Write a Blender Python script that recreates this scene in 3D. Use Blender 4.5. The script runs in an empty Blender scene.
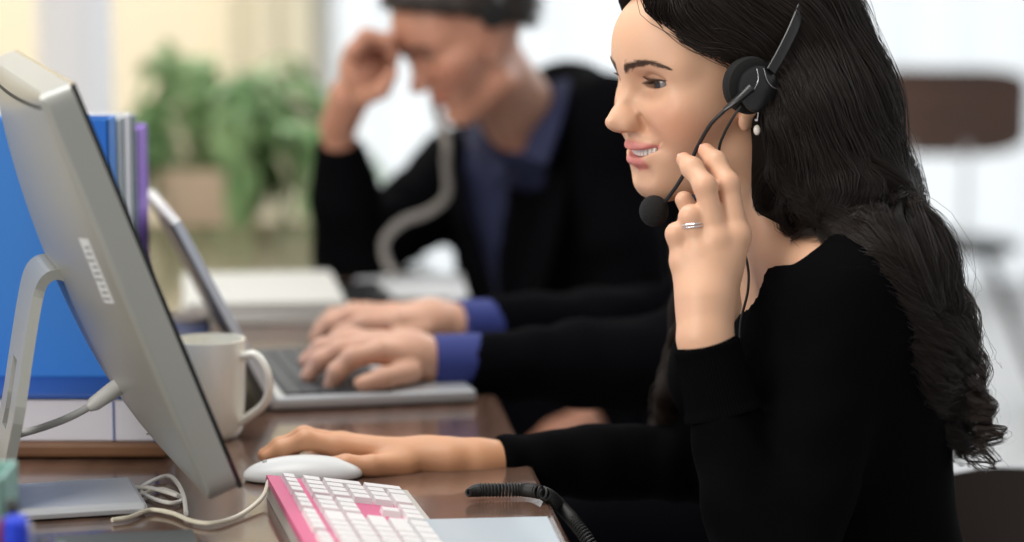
import bpy, math, random
import numpy as np
from mathutils import Vector, Matrix
sc = bpy.context.scene
COL = sc.collection
# ------------------------------------------------------------------ camera, light, exposure
FPX = 2600.0; HORIZON = -90.0; CAMZ = 1.296
PITCH = math.atan((271 - HORIZON) / FPX)
cam_d = bpy.data.cameras.new('camera'); cam = bpy.data.objects.new('camera', cam_d); COL.objects.link(cam)
cam.location = (0, 0, CAMZ); cam.rotation_euler = (math.pi/2 - PITCH, 0, 0)
cam_d.sensor_width = 36; cam_d.lens = 36*FPX/1024; cam_d.clip_start = 0.05
cam_d.dof.use_dof = True; cam_d.dof.focus_distance = 2.425; cam_d.dof.aperture_fstop = 2.15
sc.camera = cam
sc.view_settings.view_transform = 'Standard'; sc.view_settings.look = 'None'
sc.view_settings.exposure = 0.0; sc.view_settings.gamma = 1.0; sc.view_settings.use_curve_mapping = False

w = bpy.data.worlds.new('sky'); sc.world = w; w.use_nodes = True
_n = w.node_tree.nodes; _l = w.node_tree.links
_bg = _n['Background']
_tc = _n.new('ShaderNodeTexCoord'); _sx = _n.new('ShaderNodeSeparateXYZ'); _r = _n.new('ShaderNodeValToRGB')
_l.new(_tc.outputs['Generated'], _sx.inputs[0])
_m = _n.new('ShaderNodeMath'); _m.operation = 'MULTIPLY_ADD'; _m.inputs[1].default_value = .5; _m.inputs[2].default_value = .5
_l.new(_sx.outputs['Y'], _m.inputs[0]); _l.new(_m.outputs[0], _r.inputs[0])
_r.color_ramp.elements[0].position = 0.35; _r.color_ramp.elements[0].color = (.42, .42, .41, 1)
_r.color_ramp.elements[1].position = 0.85; _r.color_ramp.elements[1].color = (.96, .99, 1.0, 1)
_l.new(_r.outputs[0], _bg.inputs[0]); _bg.inputs[1].default_value = 1.15

def area(name, loc, target, size, size_y, power, col):
    d = bpy.data.lights.new(name, 'AREA'); d.shape = 'RECTANGLE'; d.size = size; d.size_y = size_y
    d.energy = power; d.color = col
    o = bpy.data.objects.new(name, d); COL.objects.link(o); o.location = loc
    o.rotation_euler = (Vector(target) - Vector(loc)).to_track_quat('-Z', 'Y').to_euler()
    return o
area('left_key_light', (-2.3, 0.3, 2.3), (0.2, 2.5, 1.1), 1.6, 1.6, 70, (1.0, .95, .88))  # soft key light added at camera left; no window is built there
area('overhead_fill', (-0.6, 2.6, 2.9), (-0.2, 2.8, 0.8), 1.2, 1.2, 34, (1.0, .97, .94))  # added fill above the desk, without a lamp fixture
area('overhead_fill', (-1.7, 6.4, 3.1), (-1.9, 7.4, 0.6), 1.6, 1.2, 110, (1.0, .97, .92))  # added fill from above that brightens the back wall
area('rear_area_light', (1.6, 5.2, 2.2), (0.3, 2.6, 1.0), 2.0, 1.6, 30, (.88, .95, 1.0))  # cool area light added inside the room, short of the back window

# ------------------------------------------------------------------ pixel helpers
def P(px, py, d):
    """world point seen at photo pixel (px,py) at ground distance d from the camera"""
    a, b = (px-512)/FPX, (271-py)/FPX
    v = np.array([a, math.cos(PITCH)+b*math.sin(PITCH), -math.sin(PITCH)+b*math.cos(PITCH)])
    v *= d/v[1]
    return np.array([v[0], v[1], v[2]+CAMZ])
def D(px, py, z=0.75):
    """world point on the horizontal plane z seen at the pixel"""
    p = P(px, py, 1.0); t = (z-CAMZ)/(p[2]-CAMZ)
    return np.array([p[0]*t, p[1]*t, z])

# ------------------------------------------------------------------ materials
def mat(name, col=(.5,.5,.5), rough=.5, metal=0, attr=None, sss=0, bump=None, noise=None, coat=0, spec=.5, sheen=0, trans=0, wave=None):
    m = bpy.data.materials.new(name); m.use_nodes = True
    n, l = m.node_tree.nodes, m.node_tree.links; b = n['Principled BSDF']
    b.inputs['Base Color'].default_value = (*col, 1); b.inputs['Roughness'].default_value = rough
    b.inputs['Metallic'].default_value = metal; b.inputs['Specular IOR Level'].default_value = spec
    b.inputs['Coat Weight'].default_value = coat; b.inputs['Sheen Weight'].default_value = sheen
    b.inputs['Transmission Weight'].default_value = trans
    if sss:
        b.inputs['Subsurface Weight'].default_value = sss
        b.inputs['Subsurface Radius'].default_value = (.9, .35, .2); b.inputs['Subsurface Scale'].default_value = .008
    if attr:
        a = n.new('ShaderNodeAttribute'); a.attribute_name = attr; l.new(a.outputs['Color'], b.inputs['Base Color'])
    tc = n.new('ShaderNodeTexCoord')
    if noise:   # (scale, col2, stretch)
        s, c2, st = noise
        mp = n.new('ShaderNodeMapping'); mp.inputs['Scale'].default_value = st; l.new(tc.outputs['Object'], mp.inputs[0])
        t = n.new('ShaderNodeTexNoise'); t.inputs['Scale'].default_value = s; t.inputs['Detail'].default_value = 5; l.new(mp.outputs[0], t.inputs[0])
        r = n.new('ShaderNodeValToRGB'); r.color_ramp.elements[0].color = (*col, 1); r.color_ramp.elements[1].color = (*c2, 1)
        r.color_ramp.elements[0].position = .35; r.color_ramp.elements[1].position = .65
        l.new(t.outputs[0], r.inputs[0]); l.new(r.outputs[0], b.inputs['Base Color'])
    if bump:    # (scale, strength, distance)
        t = n.new('ShaderNodeTexNoise'); t.inputs['Scale'].default_value = bump[0]; t.inputs['Detail'].default_value = 4
        l.new(tc.outputs['Object'], t.inputs[0])
        bp = n.new('ShaderNodeBump'); bp.inputs['Strength'].default_value = bump[1]; bp.inputs['Distance'].default_value = bump[2]
        l.new(t.outputs[0], bp.inputs['Height']); l.new(bp.outputs[0], b.inputs['Normal'])
    return m

# ------------------------------------------------------------------ objects
def link_mesh(name, v, f, m, parent=None, smooth=True, cols=None):
    me = bpy.data.meshes.new(name)
    v = np.asarray(v, dtype=np.float32)
    if isinstance(f, np.ndarray):
        k = f.shape[1]
        me.vertices.add(len(v)); me.vertices.foreach_set('co', v.ravel())
        me.loops.add(f.size); me.loops.foreach_set('vertex_index', f.astype(np.int32).ravel())
        me.polygons.add(len(f)); me.polygons.foreach_set('loop_start', np.arange(0, f.size, k, dtype=np.int32))
        me.update(calc_edges=True)
    else:
        me.from_pydata([tuple(x) for x in v.tolist()], [], f); me.update()
    me.validate()
    me.polygons.foreach_set('use_smooth', [smooth]*len(me.polygons))
    if cols is not None:
        a = me.color_attributes.new('Col', 'FLOAT_COLOR', 'POINT')
        c = np.ones((len(v), 4), dtype=np.float32); c[:, :3] = cols; a.data.foreach_set('color', c.ravel())
    if isinstance(m, (list, tuple)):
        for x in m: me.materials.append(x)
    elif m: me.materials.append(m)
    o = bpy.data.objects.new(name, me); COL.objects.link(o)
    if parent is not None:
        o.parent = parent; o.matrix_parent_inverse = parent.matrix_world.inverted()
    return o
def thing(name, label, cat, loc=(0,0,0), rz=0, group=None):
    o = bpy.data.objects.new(name, None); COL.objects.link(o); o.empty_display_size = .05
    o.matrix_world = Matrix.Translation(Vector([float(x) for x in loc])) @ Matrix.Rotation(rz, 4, 'Z')
    o['label'] = label; o['category'] = cat
    if group: o['group'] = group
    return o
def tag(o, label, cat, group=None):
    o['label'] = label; o['category'] = cat
    if group: o['group'] = group
    return o
class MB:
    """collects shapes into one mesh"""
    def __init__(s): s.v = []; s.f = []; s.mi = []; s.cur = 0
    def add(s, v, f):
        k = len(s.v); s.v += [tuple(map(float, x)) for x in v]; s.f += [tuple(i+k for i in x) for x in f]; s.mi += [s.cur]*len(f)
    def box(s, c, size, bev=0.0, M=None):
        """bevelled box, centre c"""
        hx, hy, hz = [x/2 for x in size]; b = min(bev, hx*.98, hy*.98, hz*.98)
        vs = []; 
        if b <= 0:
            vs = [(x, y, z) for x in (-hx, hx) for y in (-hy, hy) for z in (-hz, hz)]
            fs = [(0,1,3,2),(4,6,7,5),(0,4,5,1),(2,3,7,6),(0,2,6,4),(1,5,7,3)]
        else:
            # rounded outline in XY with bevel on top and bottom
            ring = []
            for (sx, sy, a0) in ((1,1,0),(-1,1,90),(-1,-1,180),(1,-1,270)):
                for k in range(4):
                    a = math.radians(a0+k*30); ring.append((sx*(hx-b), sy*(hy-b), math.cos(a), math.sin(a)))
            n = len(ring); rows = []
            for (zz, rr) in ((-hz, .0), (-hz+b*.3, .7), (-hz+b, 1.), (hz-b, 1.), (hz-b*.3, .7), (hz, .0)):
                rows.append([(x+b*rr*ca, y+b*rr*sa, zz) for x, y, ca, sa in ring])
            vs = [p for r_ in rows for p in r_]; fs = []
            for i in range(len(rows)-1):
                for j in range(n):
                    fs.append((i*n+j, i*n+(j+1)%n, (i+1)*n+(j+1)%n, (i+1)*n+j))
            fs.append(tuple(reversed(range(n)))); fs.append(tuple((len(rows)-1)*n+j for j in range(n)))
        if M is not None: vs = [tuple(M @ Vector(p)) for p in vs]
        s.add([(p[0]+c[0], p[1]+c[1], p[2]+c[2]) for p in vs], fs)
    def tube(s, pts, r, n=10, caps=True, flat=None):
        pts = [np.array(p, float) for p in pts]; m_ = len(pts)
        rs = r if hasattr(r, '__len__') else [r]*m_
        T = [pts[min(i+1, m_-1)]-pts[max(i-1, 0)] for i in range(m_)]
        T = [t/(np.linalg.norm(t)+1e-9) for t in T]
        up = np.array([0,0,1.]) if abs(T[0][2]) < .9 else np.array([1.,0,0])
        nn = np.cross(T[0], up); nn /= np.linalg.norm(nn); vs = []; fs = []
        for i in range(m_):
            nn = nn - T[i]*nn.dot(T[i]); nn /= np.linalg.norm(nn)+1e-9; bb = np.cross(T[i], nn)
            fl = 1 if flat is None else flat
            for k in range(n):
                a = 2*math.pi*k/n; vs.append(pts[i]+rs[i]*(math.cos(a)*nn+math.sin(a)*bb*fl))
        for i in range(m_-1):
            for k in range(n): fs.append((i*n+k, i*n+(k+1)%n, (i+1)*n+(k+1)%n, (i+1)*n+k))
        if caps: fs.append(tuple(reversed(range(n)))); fs.append(tuple((m_-1)*n+k for k in range(n)))
        s.add(vs, fs)
    def lathe(s, prof, c=(0,0,0), n=32, M=None):
        """prof = [(r,z)...]"""
        vs = []; fs = []
        for r, z in prof:
            for k in range(n):
                a = 2*math.pi*k/n; vs.append((r*math.cos(a), r*math.sin(a), z))
        for i in range(len(prof)-1):
            for k in range(n): fs.append((i*n+k, i*n+(k+1)%n, (i+1)*n+(k+1)%n, (i+1)*n+k))
        if prof[0][0] > 1e-5: fs.append(tuple(reversed(range(n))))
        if prof[-1][0] > 1e-5: fs.append(tuple((len(prof)-1)*n+k for k in range(n)))
        if M is not None: vs = [tuple(M @ Vector(p)) for p in vs]
        s.add([(p[0]+c[0], p[1]+c[1], p[2]+c[2]) for p in vs], fs)
    def prism(s, poly, z0, z1, M=None):
        n = len(poly); vs = [(x, y, z0) for x, y in poly]+[(x, y, z1) for x, y in poly]
        fs = [tuple(reversed(range(n))), tuple(range(n, 2*n))]+[(i, (i+1)%n, n+(i+1)%n, n+i) for i in range(n)]
        if M is not None: vs = [tuple(M @ Vector(p)) for p in vs]
        s.add(vs, fs)
    def build(s, name, m, parent=None, smooth=False, autosmooth=True):
        o = link_mesh(name, s.v, s.f, m, parent, smooth)
        if isinstance(m, (list, tuple)): o.data.polygons.foreach_set('material_index', s.mi)
        if smooth and autosmooth: o.data.set_sharp_from_angle(angle=math.radians(40))
        return o
def spline(pts, n):
    """Catmull-Rom through pts, n samples per span"""
    p = [np.array(x, float) for x in pts]; p = [2*p[0]-p[1]]+p+[2*p[-1]-p[-2]]; out = []
    for i in range(1, len(p)-2):
        for k in range(n):
            t = k/n; a, b, c, d = p[i-1], p[i], p[i+1], p[i+2]
            out.append(.5*((2*b)+(-a+c)*t+(2*a-5*b+4*c-d)*t*t+(-a+3*b-3*c+d)*t**3))
    out.append(p[-2]); return out

# ------------------------------------------------------------------ implicit sculpting
def vlen(a): return np.sqrt(np.einsum('ij,ij->i', a, a))
def s_sph(p, c, r): return vlen(p-np.array(c, np.float32))-r
def s_ell(p, c, r, R=None):
    q = p-np.array(c, np.float32)
    if R is not None: q = q @ np.array(R, np.float32)
    r = np.array(r, np.float32); a = vlen(q/r); b = vlen(q/(r*r))+1e-9
    return np.where(a < .55, (a-1)*float(r.min()), a*(a-1)/b)
def s_cone(p, a, b, ra, rb):
    a = np.array(a, np.float32); b = np.array(b, np.float32); d = b-a; q = p-a
    t = np.clip((q @ d)/max(float(d.dot(d)), 1e-12), 0, 1)
    return vlen(q-t[:, None]*d)-(ra+(rb-ra)*t)
def s_chain(p, pts, rs, k=.0):
    o = None
    for i in range(len(pts)-1):
        c = s_cone(p, pts[i], pts[i+1], rs[i], rs[i+1]); o = c if o is None else smin(o, c, k)
    return o
def s_box(p, c, h, r=0, R=None):
    q = p-np.array(c, np.float32)
    if R is not None: q = q @ np.array(R, np.float32)
    q = np.abs(q)-(np.array(h, np.float32)-r)
    return vlen(np.maximum(q, 0))+np.minimum(q.max(axis=1), 0)-r
def smin(a, b, k):
    if k <= 0: return np.minimum(a, b)
    h = np.maximum(k-np.abs(a-b), 0)/k
    return np.minimum(a, b)-h*h*k*.25
def smax(a, b, k): return -smin(-a, -b, k)
def rotm(ax, deg):
    a = math.radians(deg); c, s = math.cos(a), math.sin(a)
    if ax == 0: return np.array([[1,0,0],[0,c,-s],[0,s,c]], np.float32)
    if ax == 1: return np.array([[c,0,s],[0,1,0],[-s,0,c]], np.float32)
    return np.array([[c,-s,0],[s,c,0],[0,0,1]], np.float32)
def sdf_mesh(field, lo, hi, h):
    """surface nets over a block-sparse grid"""
    lo = np.array(lo, np.float32); hi = np.array(hi, np.float32); B = 6
    nb = np.maximum(1, np.ceil((hi-lo)/(h*B)).astype(int)); n = nb*B+1
    bi = np.stack(np.meshgrid(*[np.arange(k) for k in nb], indexing='ij'), -1).reshape(-1, 3)
    cen = lo+(bi*B+B/2)*h
    dc = field(cen.astype(np.float32)); act = np.abs(dc) < h*B*1.35+.002
    F = np.full(tuple(n), 1., np.float32)
    for (i, j, k), v in zip(bi[dc < 0], dc[dc < 0]): F[i*B:i*B+B+1, j*B:j*B+B+1, k*B:k*B+B+1] = -1.
    ab = bi[act]
    off = np.stack(np.meshgrid(*[np.arange(B+1)]*3, indexing='ij'), -1).reshape(-1, 3)
    CH = 3000
    for s0 in range(0, len(ab), CH):
        q = ab[s0:s0+CH]
        idx = (q[:, None, :]*B+off[None]).reshape(-1, 3)
        v = field((lo+idx*h).astype(np.float32))
        F[idx[:, 0], idx[:, 1], idx[:, 2]] = v
    ins = F < 0
    c = np.zeros(tuple(n-1), np.int8)
    for dx in (0, 1):
        for dy in (0, 1):
            for dz in (0, 1): c += ins[dx:n[0]-1+dx, dy:n[1]-1+dy, dz:n[2]-1+dz]
    cells = np.argwhere((c > 0) & (c < 8))
    idm = np.full(tuple(n-1), -1, np.int32); idm[cells[:, 0], cells[:, 1], cells[:, 2]] = np.arange(len(cells))
    acc = np.zeros((len(cells), 3), np.float32); cnt = np.zeros(len(cells), np.float32)
    cor = [(0,0,0),(1,0,0),(0,1,0),(1,1,0),(0,0,1),(1,0,1),(0,1,1),(1,1,1)]
    val = [F[cells[:, 0]+a, cells[:, 1]+b, cells[:, 2]+d] for a, b, d in cor]
    for a in range(8):
        for b in range(a+1, 8):
            if sum(abs(cor[a][q]-cor[b][q]) for q in range(3)) != 1: continue
            va, vb = val[a], val[b]; m = (va < 0) != (vb < 0)
            t = np.where(m, va/np.where(m, va-vb, 1), 0)
            ca, cb = np.array(cor[a], np.float32), np.array(cor[b], np.float32)
            acc += np.where(m[:, None], ca+(cb-ca)*t[:, None], 0); cnt += m
    V = lo+(cells+acc/cnt[:, None])*h
    quads = []
    for ax in range(3):
        u, w_ = [(1, 2), (2, 0), (0, 1)][ax]
        sl0 = [slice(1, n[q]-1) for q in range(3)]; sl1 = list(sl0)
        sl0[ax] = slice(0, n[ax]-1); sl1[ax] = slice(1, n[ax])
        a = ins[tuple(sl0)]; b = ins[tuple(sl1)]
        e = np.argwhere(a != b); off0 = np.array([1, 1, 1]); off0[ax] = 0
        flip = a[e[:, 0], e[:, 1], e[:, 2]]
        e = e+off0
        def cid(du, dw):
            q = e.copy(); q[:, u] -= du; q[:, w_] -= dw
            return idm[q[:, 0], q[:, 1], q[:, 2]]
        q = np.stack([cid(0, 0), cid(1, 0), cid(1, 1), cid(0, 1)], 1)
        q[~flip] = q[~flip][:, ::-1]
        quads.append(q)
    Q = np.concatenate(quads); Q = Q[(Q >= 0).all(1)]
    return V.astype(np.float32), Q
def join_vf(parts):
    vs, fs, k = [], [], 0
    for v, f in parts: vs.append(v); fs.append(f+k); k += len(v)
    return np.concatenate(vs), np.concatenate(fs)
def lerp(a, b, t): return np.array(a, float)*(1-t)+np.array(b, float)*t
def sstep(a, b, x):
    t = np.clip((x-a)/(b-a), 0, 1); return t*t*(3-2*t)
# ------------------------------------------------------------------ the room
def struct(name, b, m, parent=None, label=None, smooth=False):
    o = b.build(name, m, parent, smooth)
    if parent is None: o['kind'] = 'structure'
    if label: o['label'] = label
    return o
M_FLOOR = mat('floor_tile', (.50, .50, .51), .22, noise=(3, (.56, .56, .57), (1, 1, 1)))
M_WALL = mat('cream_wall', (.74, .66, .50), .85, bump=(60, .1, .002)); M_WHITE = mat('white_paint', (.78, .78, .80), .5)
M_FRAME = mat('window_frame', (.75, .78, .82), .4)
WY = 8.6
b = MB(); b.box((0, 4.4, -.05), (12, 9.0, .1)); struct('floor', b, M_FLOOR)
xw = (318-512)/2600*WY     # left jamb of the tall window
b = MB(); b.box(((-6+xw)/2, WY+.1, 1.6), (6+xw, .2, 3.2)); b.box(((xw+6)/2, WY+.1, 3.1), (6-xw, .2, .2)); b.box((5.5, WY+.1, 1.5), (1, .2, 3.0)); struct('wall_back', b, M_WALL)
b = MB()
for x in (xw+.03, 1.05, 2.9, 4.95): b.box((x, WY+.08, 1.55), (.05, .07, 2.9), .01)
for z in (.04, 2.98): b.box(((xw+5)/2, WY+.08, z), (5-xw, .07, .06), .01)
wn = struct('window_1', b, M_FRAME)
M_GLASS = mat('window_glass', (.95, .98, 1), .02, trans=1.0, spec=.2); M_GLASS.node_tree.nodes['Principled BSDF'].inputs['IOR'].default_value = 1.02
b = MB(); b.box(((xw+5)/2, WY+.085, 1.5), (5-xw, .006, 2.9)); b.build('pane', M_GLASS, wn)
# left wall far off to the side
b = MB(); b.box((-4.1, 4.4, 1.6), (.2, 9.0, 3.2)); struct('wall_left', b, M_WALL)
# pleated curtains
def curtain(name, x0, x1, y, z0, z1, m, label, amp=.035, lam=.13, seed=0, group=None):
    n = max(30, int((x1-x0)/lam*14)); b = MB(); vs, fs = [], []; rr = random.Random(seed); ph = rr.random()*6
    for j in range(9):
        z = z0+(z1-z0)*j/8
        for i in range(n+1):
            x = x0+(x1-x0)*i/n; a = 2*math.pi*x/lam+ph+.8*math.sin(x*3.1+seed)
            vs.append((x+.01*math.sin(z*2+i*.05), y+amp*(1-.25*j/8)*math.sin(a)+.3*amp*math.sin(a*.37+z), z))
    for j in range(8):
        for i in range(n): fs.append((j*(n+1)+i, j*(n+1)+i+1, (j+1)*(n+1)+i+1, (j+1)*(n+1)+i))
    b.add(vs, fs); o = b.build(name, m, None, True); tag(o, label, 'curtain', group)
    md = o.modifiers.new('thickness', 'SOLIDIFY'); md.thickness = .002
    return o
def cloth_mat(name, col, transl):
    m = bpy.data.materials.new(name); m.use_nodes = True; n, l = m.node_tree.nodes, m.node_tree.links
    n.remove(n['Principled BSDF']); d = n.new('ShaderNodeBsdfDiffuse'); t = n.new('ShaderNodeBsdfTranslucent'); tp = n.new('ShaderNodeBsdfTransparent'); mx = n.new('ShaderNodeMixShader'); m2 = n.new('ShaderNodeMixShader')
    d.inputs[0].default_value = (*col, 1); t.inputs[0].default_value = (*col, 1); mx.inputs[0].default_value = .5; m2.inputs[0].default_value = transl
    l.new(d.outputs[0], mx.inputs[1]); l.new(t.outputs[0], mx.inputs[2]); l.new(mx.outputs[0], m2.inputs[1]); l.new(tp.outputs[0], m2.inputs[2]); l.new(m2.outputs[0], n['Material Output'].inputs[0]); return m
M_SHEER = cloth_mat('sheer_cloth', (.97, .98, 1.0), .82); M_DRAPE = cloth_mat('cream_cloth', (.88, .85, .74), .0)
curtain('curtain', (228-512)/2600*WY, (322-512)/2600*WY, WY-.12, .03, 2.98, M_DRAPE, 'cream pleated curtain gathered at the left side of the bright window', seed=2)
curtain('curtain', (322-512)/2600*WY+.02, (600-512)/2600*WY, WY-.07, .03, 2.98, M_SHEER, 'sheer white curtain behind the man leaning on his hand', lam=.19, seed=4)
curtain('curtain', (700-512)/2600*WY, 2.9, WY-.07, .03, 2.98, M_SHEER, 'sheer white curtain behind the empty chair at the right', lam=.22, seed=7)
# round column
b = MB(); b.lathe([(.078, 0), (.078, .06), (.0715, .07), (.0715, 3.1)], ((75.5-512)/2600*5.0, 5.0, 0), 40); struct('trim_1', b, M_WHITE, None, 'round white column behind the folders', True)

# ------------------------------------------------------------------ desk
EA = math.radians(5.6); dU = np.array([-math.sin(EA), math.cos(EA), 0]); dR = np.array([math.cos(EA), math.sin(EA), 0])
E0 = D(572, 542)
M_WOOD = mat('desk_wood', (.150, .085, .060), .15, noise=(5, (.085, .048, .035), (9, .7, 3)), spec=.6, coat=.3)
M_METAL = mat('leg_metal', (.06, .06, .065), .4, .8)
DT = thing('desk', 'long glossy brown wooden desk under the keyboard, laptop and mugs', 'desk', (*(E0-.4*dR)[:2], 0), EA)
Md = DT.matrix_world.copy()
def dl(x, y, z): return tuple(Md @ Vector((x, y, z)))
y0, y1 = -.45, 2.35-.0
b = MB(); b.box((0.4-.45, (y0+y1)/2, .735), (.90, y1-y0, .03), .006); o = b.build('desk_top', M_WOOD, DT); o.data.transform(Md); 
for sx in (-.42, .30):
    for sy in (y0+.08, y1-.08):
        b = MB(); b.box((sx, sy, .36), (.05, .05, .72), .005); o = b.build('leg', M_METAL, DT); o.data.transform(Md)
UL = ([(.0905, 0, -.0445), (.0897, .006, -.0433), (.0845, .017, -.0441), (.0720, .0312, -.0432)], [.0050, .0050, .0042, .0016])
LL = ([(.0850, 0, -.0592), (.0834, .010, -.0582), (.0785, .020, -.0525), (.0710, .0307, -.0446)], [.0076, .0066, .0030, .0010])
MO = dict(c=(.084, 0, -.0512), bend=9.0)
EO = ((.0830, .0287, .0158), (.020, .0143, .0037), 4)
# ------------------------------------------------------------------ heads: local frame (forward, left, up), metres, origin between the ears
def head_field(male=False):
    def f(q):
        F, L, U = q[:, 0], q[:, 1], q[:, 2]; s = np.abs(L)
        p = np.stack([F, s, U], 1)
        d = s_ell(p, (.002, 0, .036), (.094, .073, .088))
        d = smin(d, s_ell(p, (.034, 0, -.012), (.056, .056, .076)), .03)
        gz = -.055 if not male else -.066
        d = smin(d, s_cone(p, (.004, .044 if not male else .05, gz), (.060, .014, -.080 if not male else -.088), .016, .013), .03)
        d = smin(d, s_ell(p, (.0655 if not male else .072, 0, -.079 if not male else -.087), (.0148, .016 if not male else .022, .0125)), .022)
        d = smin(d, s_ell(p, (.054, .037, -.018), (.026, .022, .026)), .024)
        d = smin(d, s_ell(p, (.038, .052, -.004), (.030, .012, .013)), .022)
        d = smin(d, s_cone(p, (.086, .006, .031), (.066, .046, .032), .010 if not male else .013, .010), .018)
        d = smin(d, s_ell(p, (.060, 0, -.048), (.0225, .033, .026)), .022)
        d = smin(d, s_ell(p, (.044, 0, .056), (.056, .058, .046)), .02)
        # eye sockets
        d = smax(d, -s_ell(p, (.0945, .029, .0145), (.016, .018, .0125)), .014)
        # nose
        nb = .0062 if not male else .0075
        d = smin(d, s_chain(p, [(.0845, 0, .027), (.0945, 0, .007), (.1085, 0, -.0140), (.1125, 0, -.0200)], [nb-.0006, nb-.0016, .0058, .0066]), .011)
        d = smin(d, s_ell(p, (.0955, .0095, -.0232), (.0125, .0062, .0078)), .008)
        d = smin(d, s_ell(p, (.1000, .0050, -.0165), (.0095, .0062, .0090)), .008)
        d = smin(d, s_cone(p, (.107, 0, -.0240), (.092, 0, -.0295), .0050, .0045), .007)
        d = smax(d, -s_ell(p, (.0985, .0070, -.0300), (.0065, .0028, .0045)), .003)
        d = smax(d, -s_cone(p, (.0900, .0160, -.0150), (.0850, .0160, -.0260), .0014, .0016), .006)
        # eyelids
        ec = (.0695, .0282, .0165)
        lid = s_ell(p, ec, (.0142, .0150, .0138))
        d = smin(d, lid, .004)
        R = rotm(0, EO[2])
        op = s_ell(p, EO[0], EO[1], R)
        d = smax(d, -op, .0015)
        # crease above lid
        cr = s_chain(p, [(.0855, .0165, .0208), (.0860, .0295, .0242), (.0775, .0440, .0210)], [.0010, .0012, .001])
        d = smax(d, -cr, .003)
        # lips
        ul = s_chain(p, *UL, .002)
        ll = s_chain(p, *LL, .002)
        d = smin(d, ul, .006); d = smin(d, ll, .006)
        pm = p.copy(); pm[:, 2] -= MO['bend']*s*s
        mo = s_ell(pm, MO['c'], (.016, .0270, .0036 if not male else .0010))
        d = smax(d, -mo, .003)
        # philtrum, smile fold, under-lip hollow
        d = smax(d, -s_cone(p, (.0970, 0, -.0345), (.0965, 0, -.0395), .0030, .0025), .006)
        d = smax(d, -s_cone(p, (.0915, 0, -.0712), (.085, .014, -.0702), .0050, .004), .012)
        d = smax(d, -s_chain(p, [(.0905, .0225, -.028), (.0870, .0300, -.036), (.0835, .0350, -.044)], [.0010, .0012, .0004]), .018)
        # ear
        er = rotm(1, 12); p = p-np.array([.006, 0, .006], np.float32)
        ear = s_ell(p, (-.006, .075, .004), (.016, .0055, .030), er)
        ear = smax(ear, -s_ell(p, (-.003, .082, .004), (.010, .006, .020), er), .004)
        ear = smin(ear, s_ell(p, (.004, .073, -.026), (.0075, .0048, .009)), .005)
        ear = smin(ear, s_ell(p, (.006, .074, -.002), (.004, .005, .007)), .004)
        d = smin(d, ear, .005)
        return d
    return f
SKIN = np.array([.70, .41, .265])
def head_cols(q, base, lips, blush=1., male=False):
    F, L, U = q[:, 0], q[:, 1], q[:, 2]; s = np.abs(L)
    c = np.tile(np.array(base, float), (len(q), 1))
    def mixc(w, col):
        nonlocal c
        c = c*(1-w[:, None])+np.array(col)*w[:, None]
    g = lambda ce, r: np.exp(-(((q-np.array(ce))*np.array([1, np.sign(1), 1]))/np.array(r))**2 @ np.ones(3))
    qa = np.stack([F, s, U], 1)
    ga = lambda ce, r: np.exp(-((((qa-np.array(ce))/np.array(r))**2).sum(1)))
    mixc(.55*blush*ga((.062, .045, -.018), (.03, .022, .020)), (base[0]*.98, base[1]*.60, base[2]*.55))
    mixc(.22*ga((.105, 0, -.030), (.015, .012, .010)), (base[0]*.95, base[1]*.68, base[2]*.6))
    mixc(.30*ga((.083, .031, .0250), (.02, .017, .0065)), (base[0]*.55, base[1]*.42, base[2]*.40))
    mixc(.22*ga((.084, .026, .005), (.02, .014, .006)), (base[0]*.7, base[1]*.6, base[2]*.6))
    # lips: within a small distance of the lip curves
    ul = s_chain(qa.astype(np.float32), *UL, .002)
    ll = s_chain(qa.astype(np.float32), *LL, .002)
    lp = np.minimum(ul, ll); mixc(1-sstep(.0000, .0016, lp), lips)
    # inside of the mouth and lash line
    inn = (1-sstep(.0, .002, s_ell((qa-np.stack([0*s, 0*s, MO['bend']*s*s], 1)).astype(np.float32), (.076, 0, -.0512), (.006, .024, .0030))))
    mixc(inn*.85, (.12, .03, .03))
    lash = np.abs(s_ell(qa.astype(np.float32), EO[0], EO[1], rotm(0, EO[2])))
    mixc((1-sstep(.0009, .0021, lash))*(U > .0150)*(F > .06)*.9, (.05, .03, .025))
    mixc((1-sstep(.0002, .0010, lash))*(U <= .0150)*(F > .06)*.5, (.16, .08, .06))
    return c
def frame_from(yaw, pitch=0, roll=0):
    """columns: forward, left, up. yaw 0 faces -X, positive turns towards the camera (-Y)"""
    a = math.radians(yaw); fw = np.array([-math.cos(a), -math.sin(a), 0.]); lf = np.array([math.sin(a), -math.cos(a), 0.]); up = np.array([0, 0, 1.])
    p = math.radians(pitch); fw, up = fw*math.cos(p)-up*math.sin(p), up*math.cos(p)+fw*math.sin(p)   # pitch>0 looks down
    r = math.radians(roll); lf, up = lf*math.cos(r)+up*math.sin(r), up*math.cos(r)-lf*math.sin(r)
    return np.stack([fw, lf, up], 1)
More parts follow.
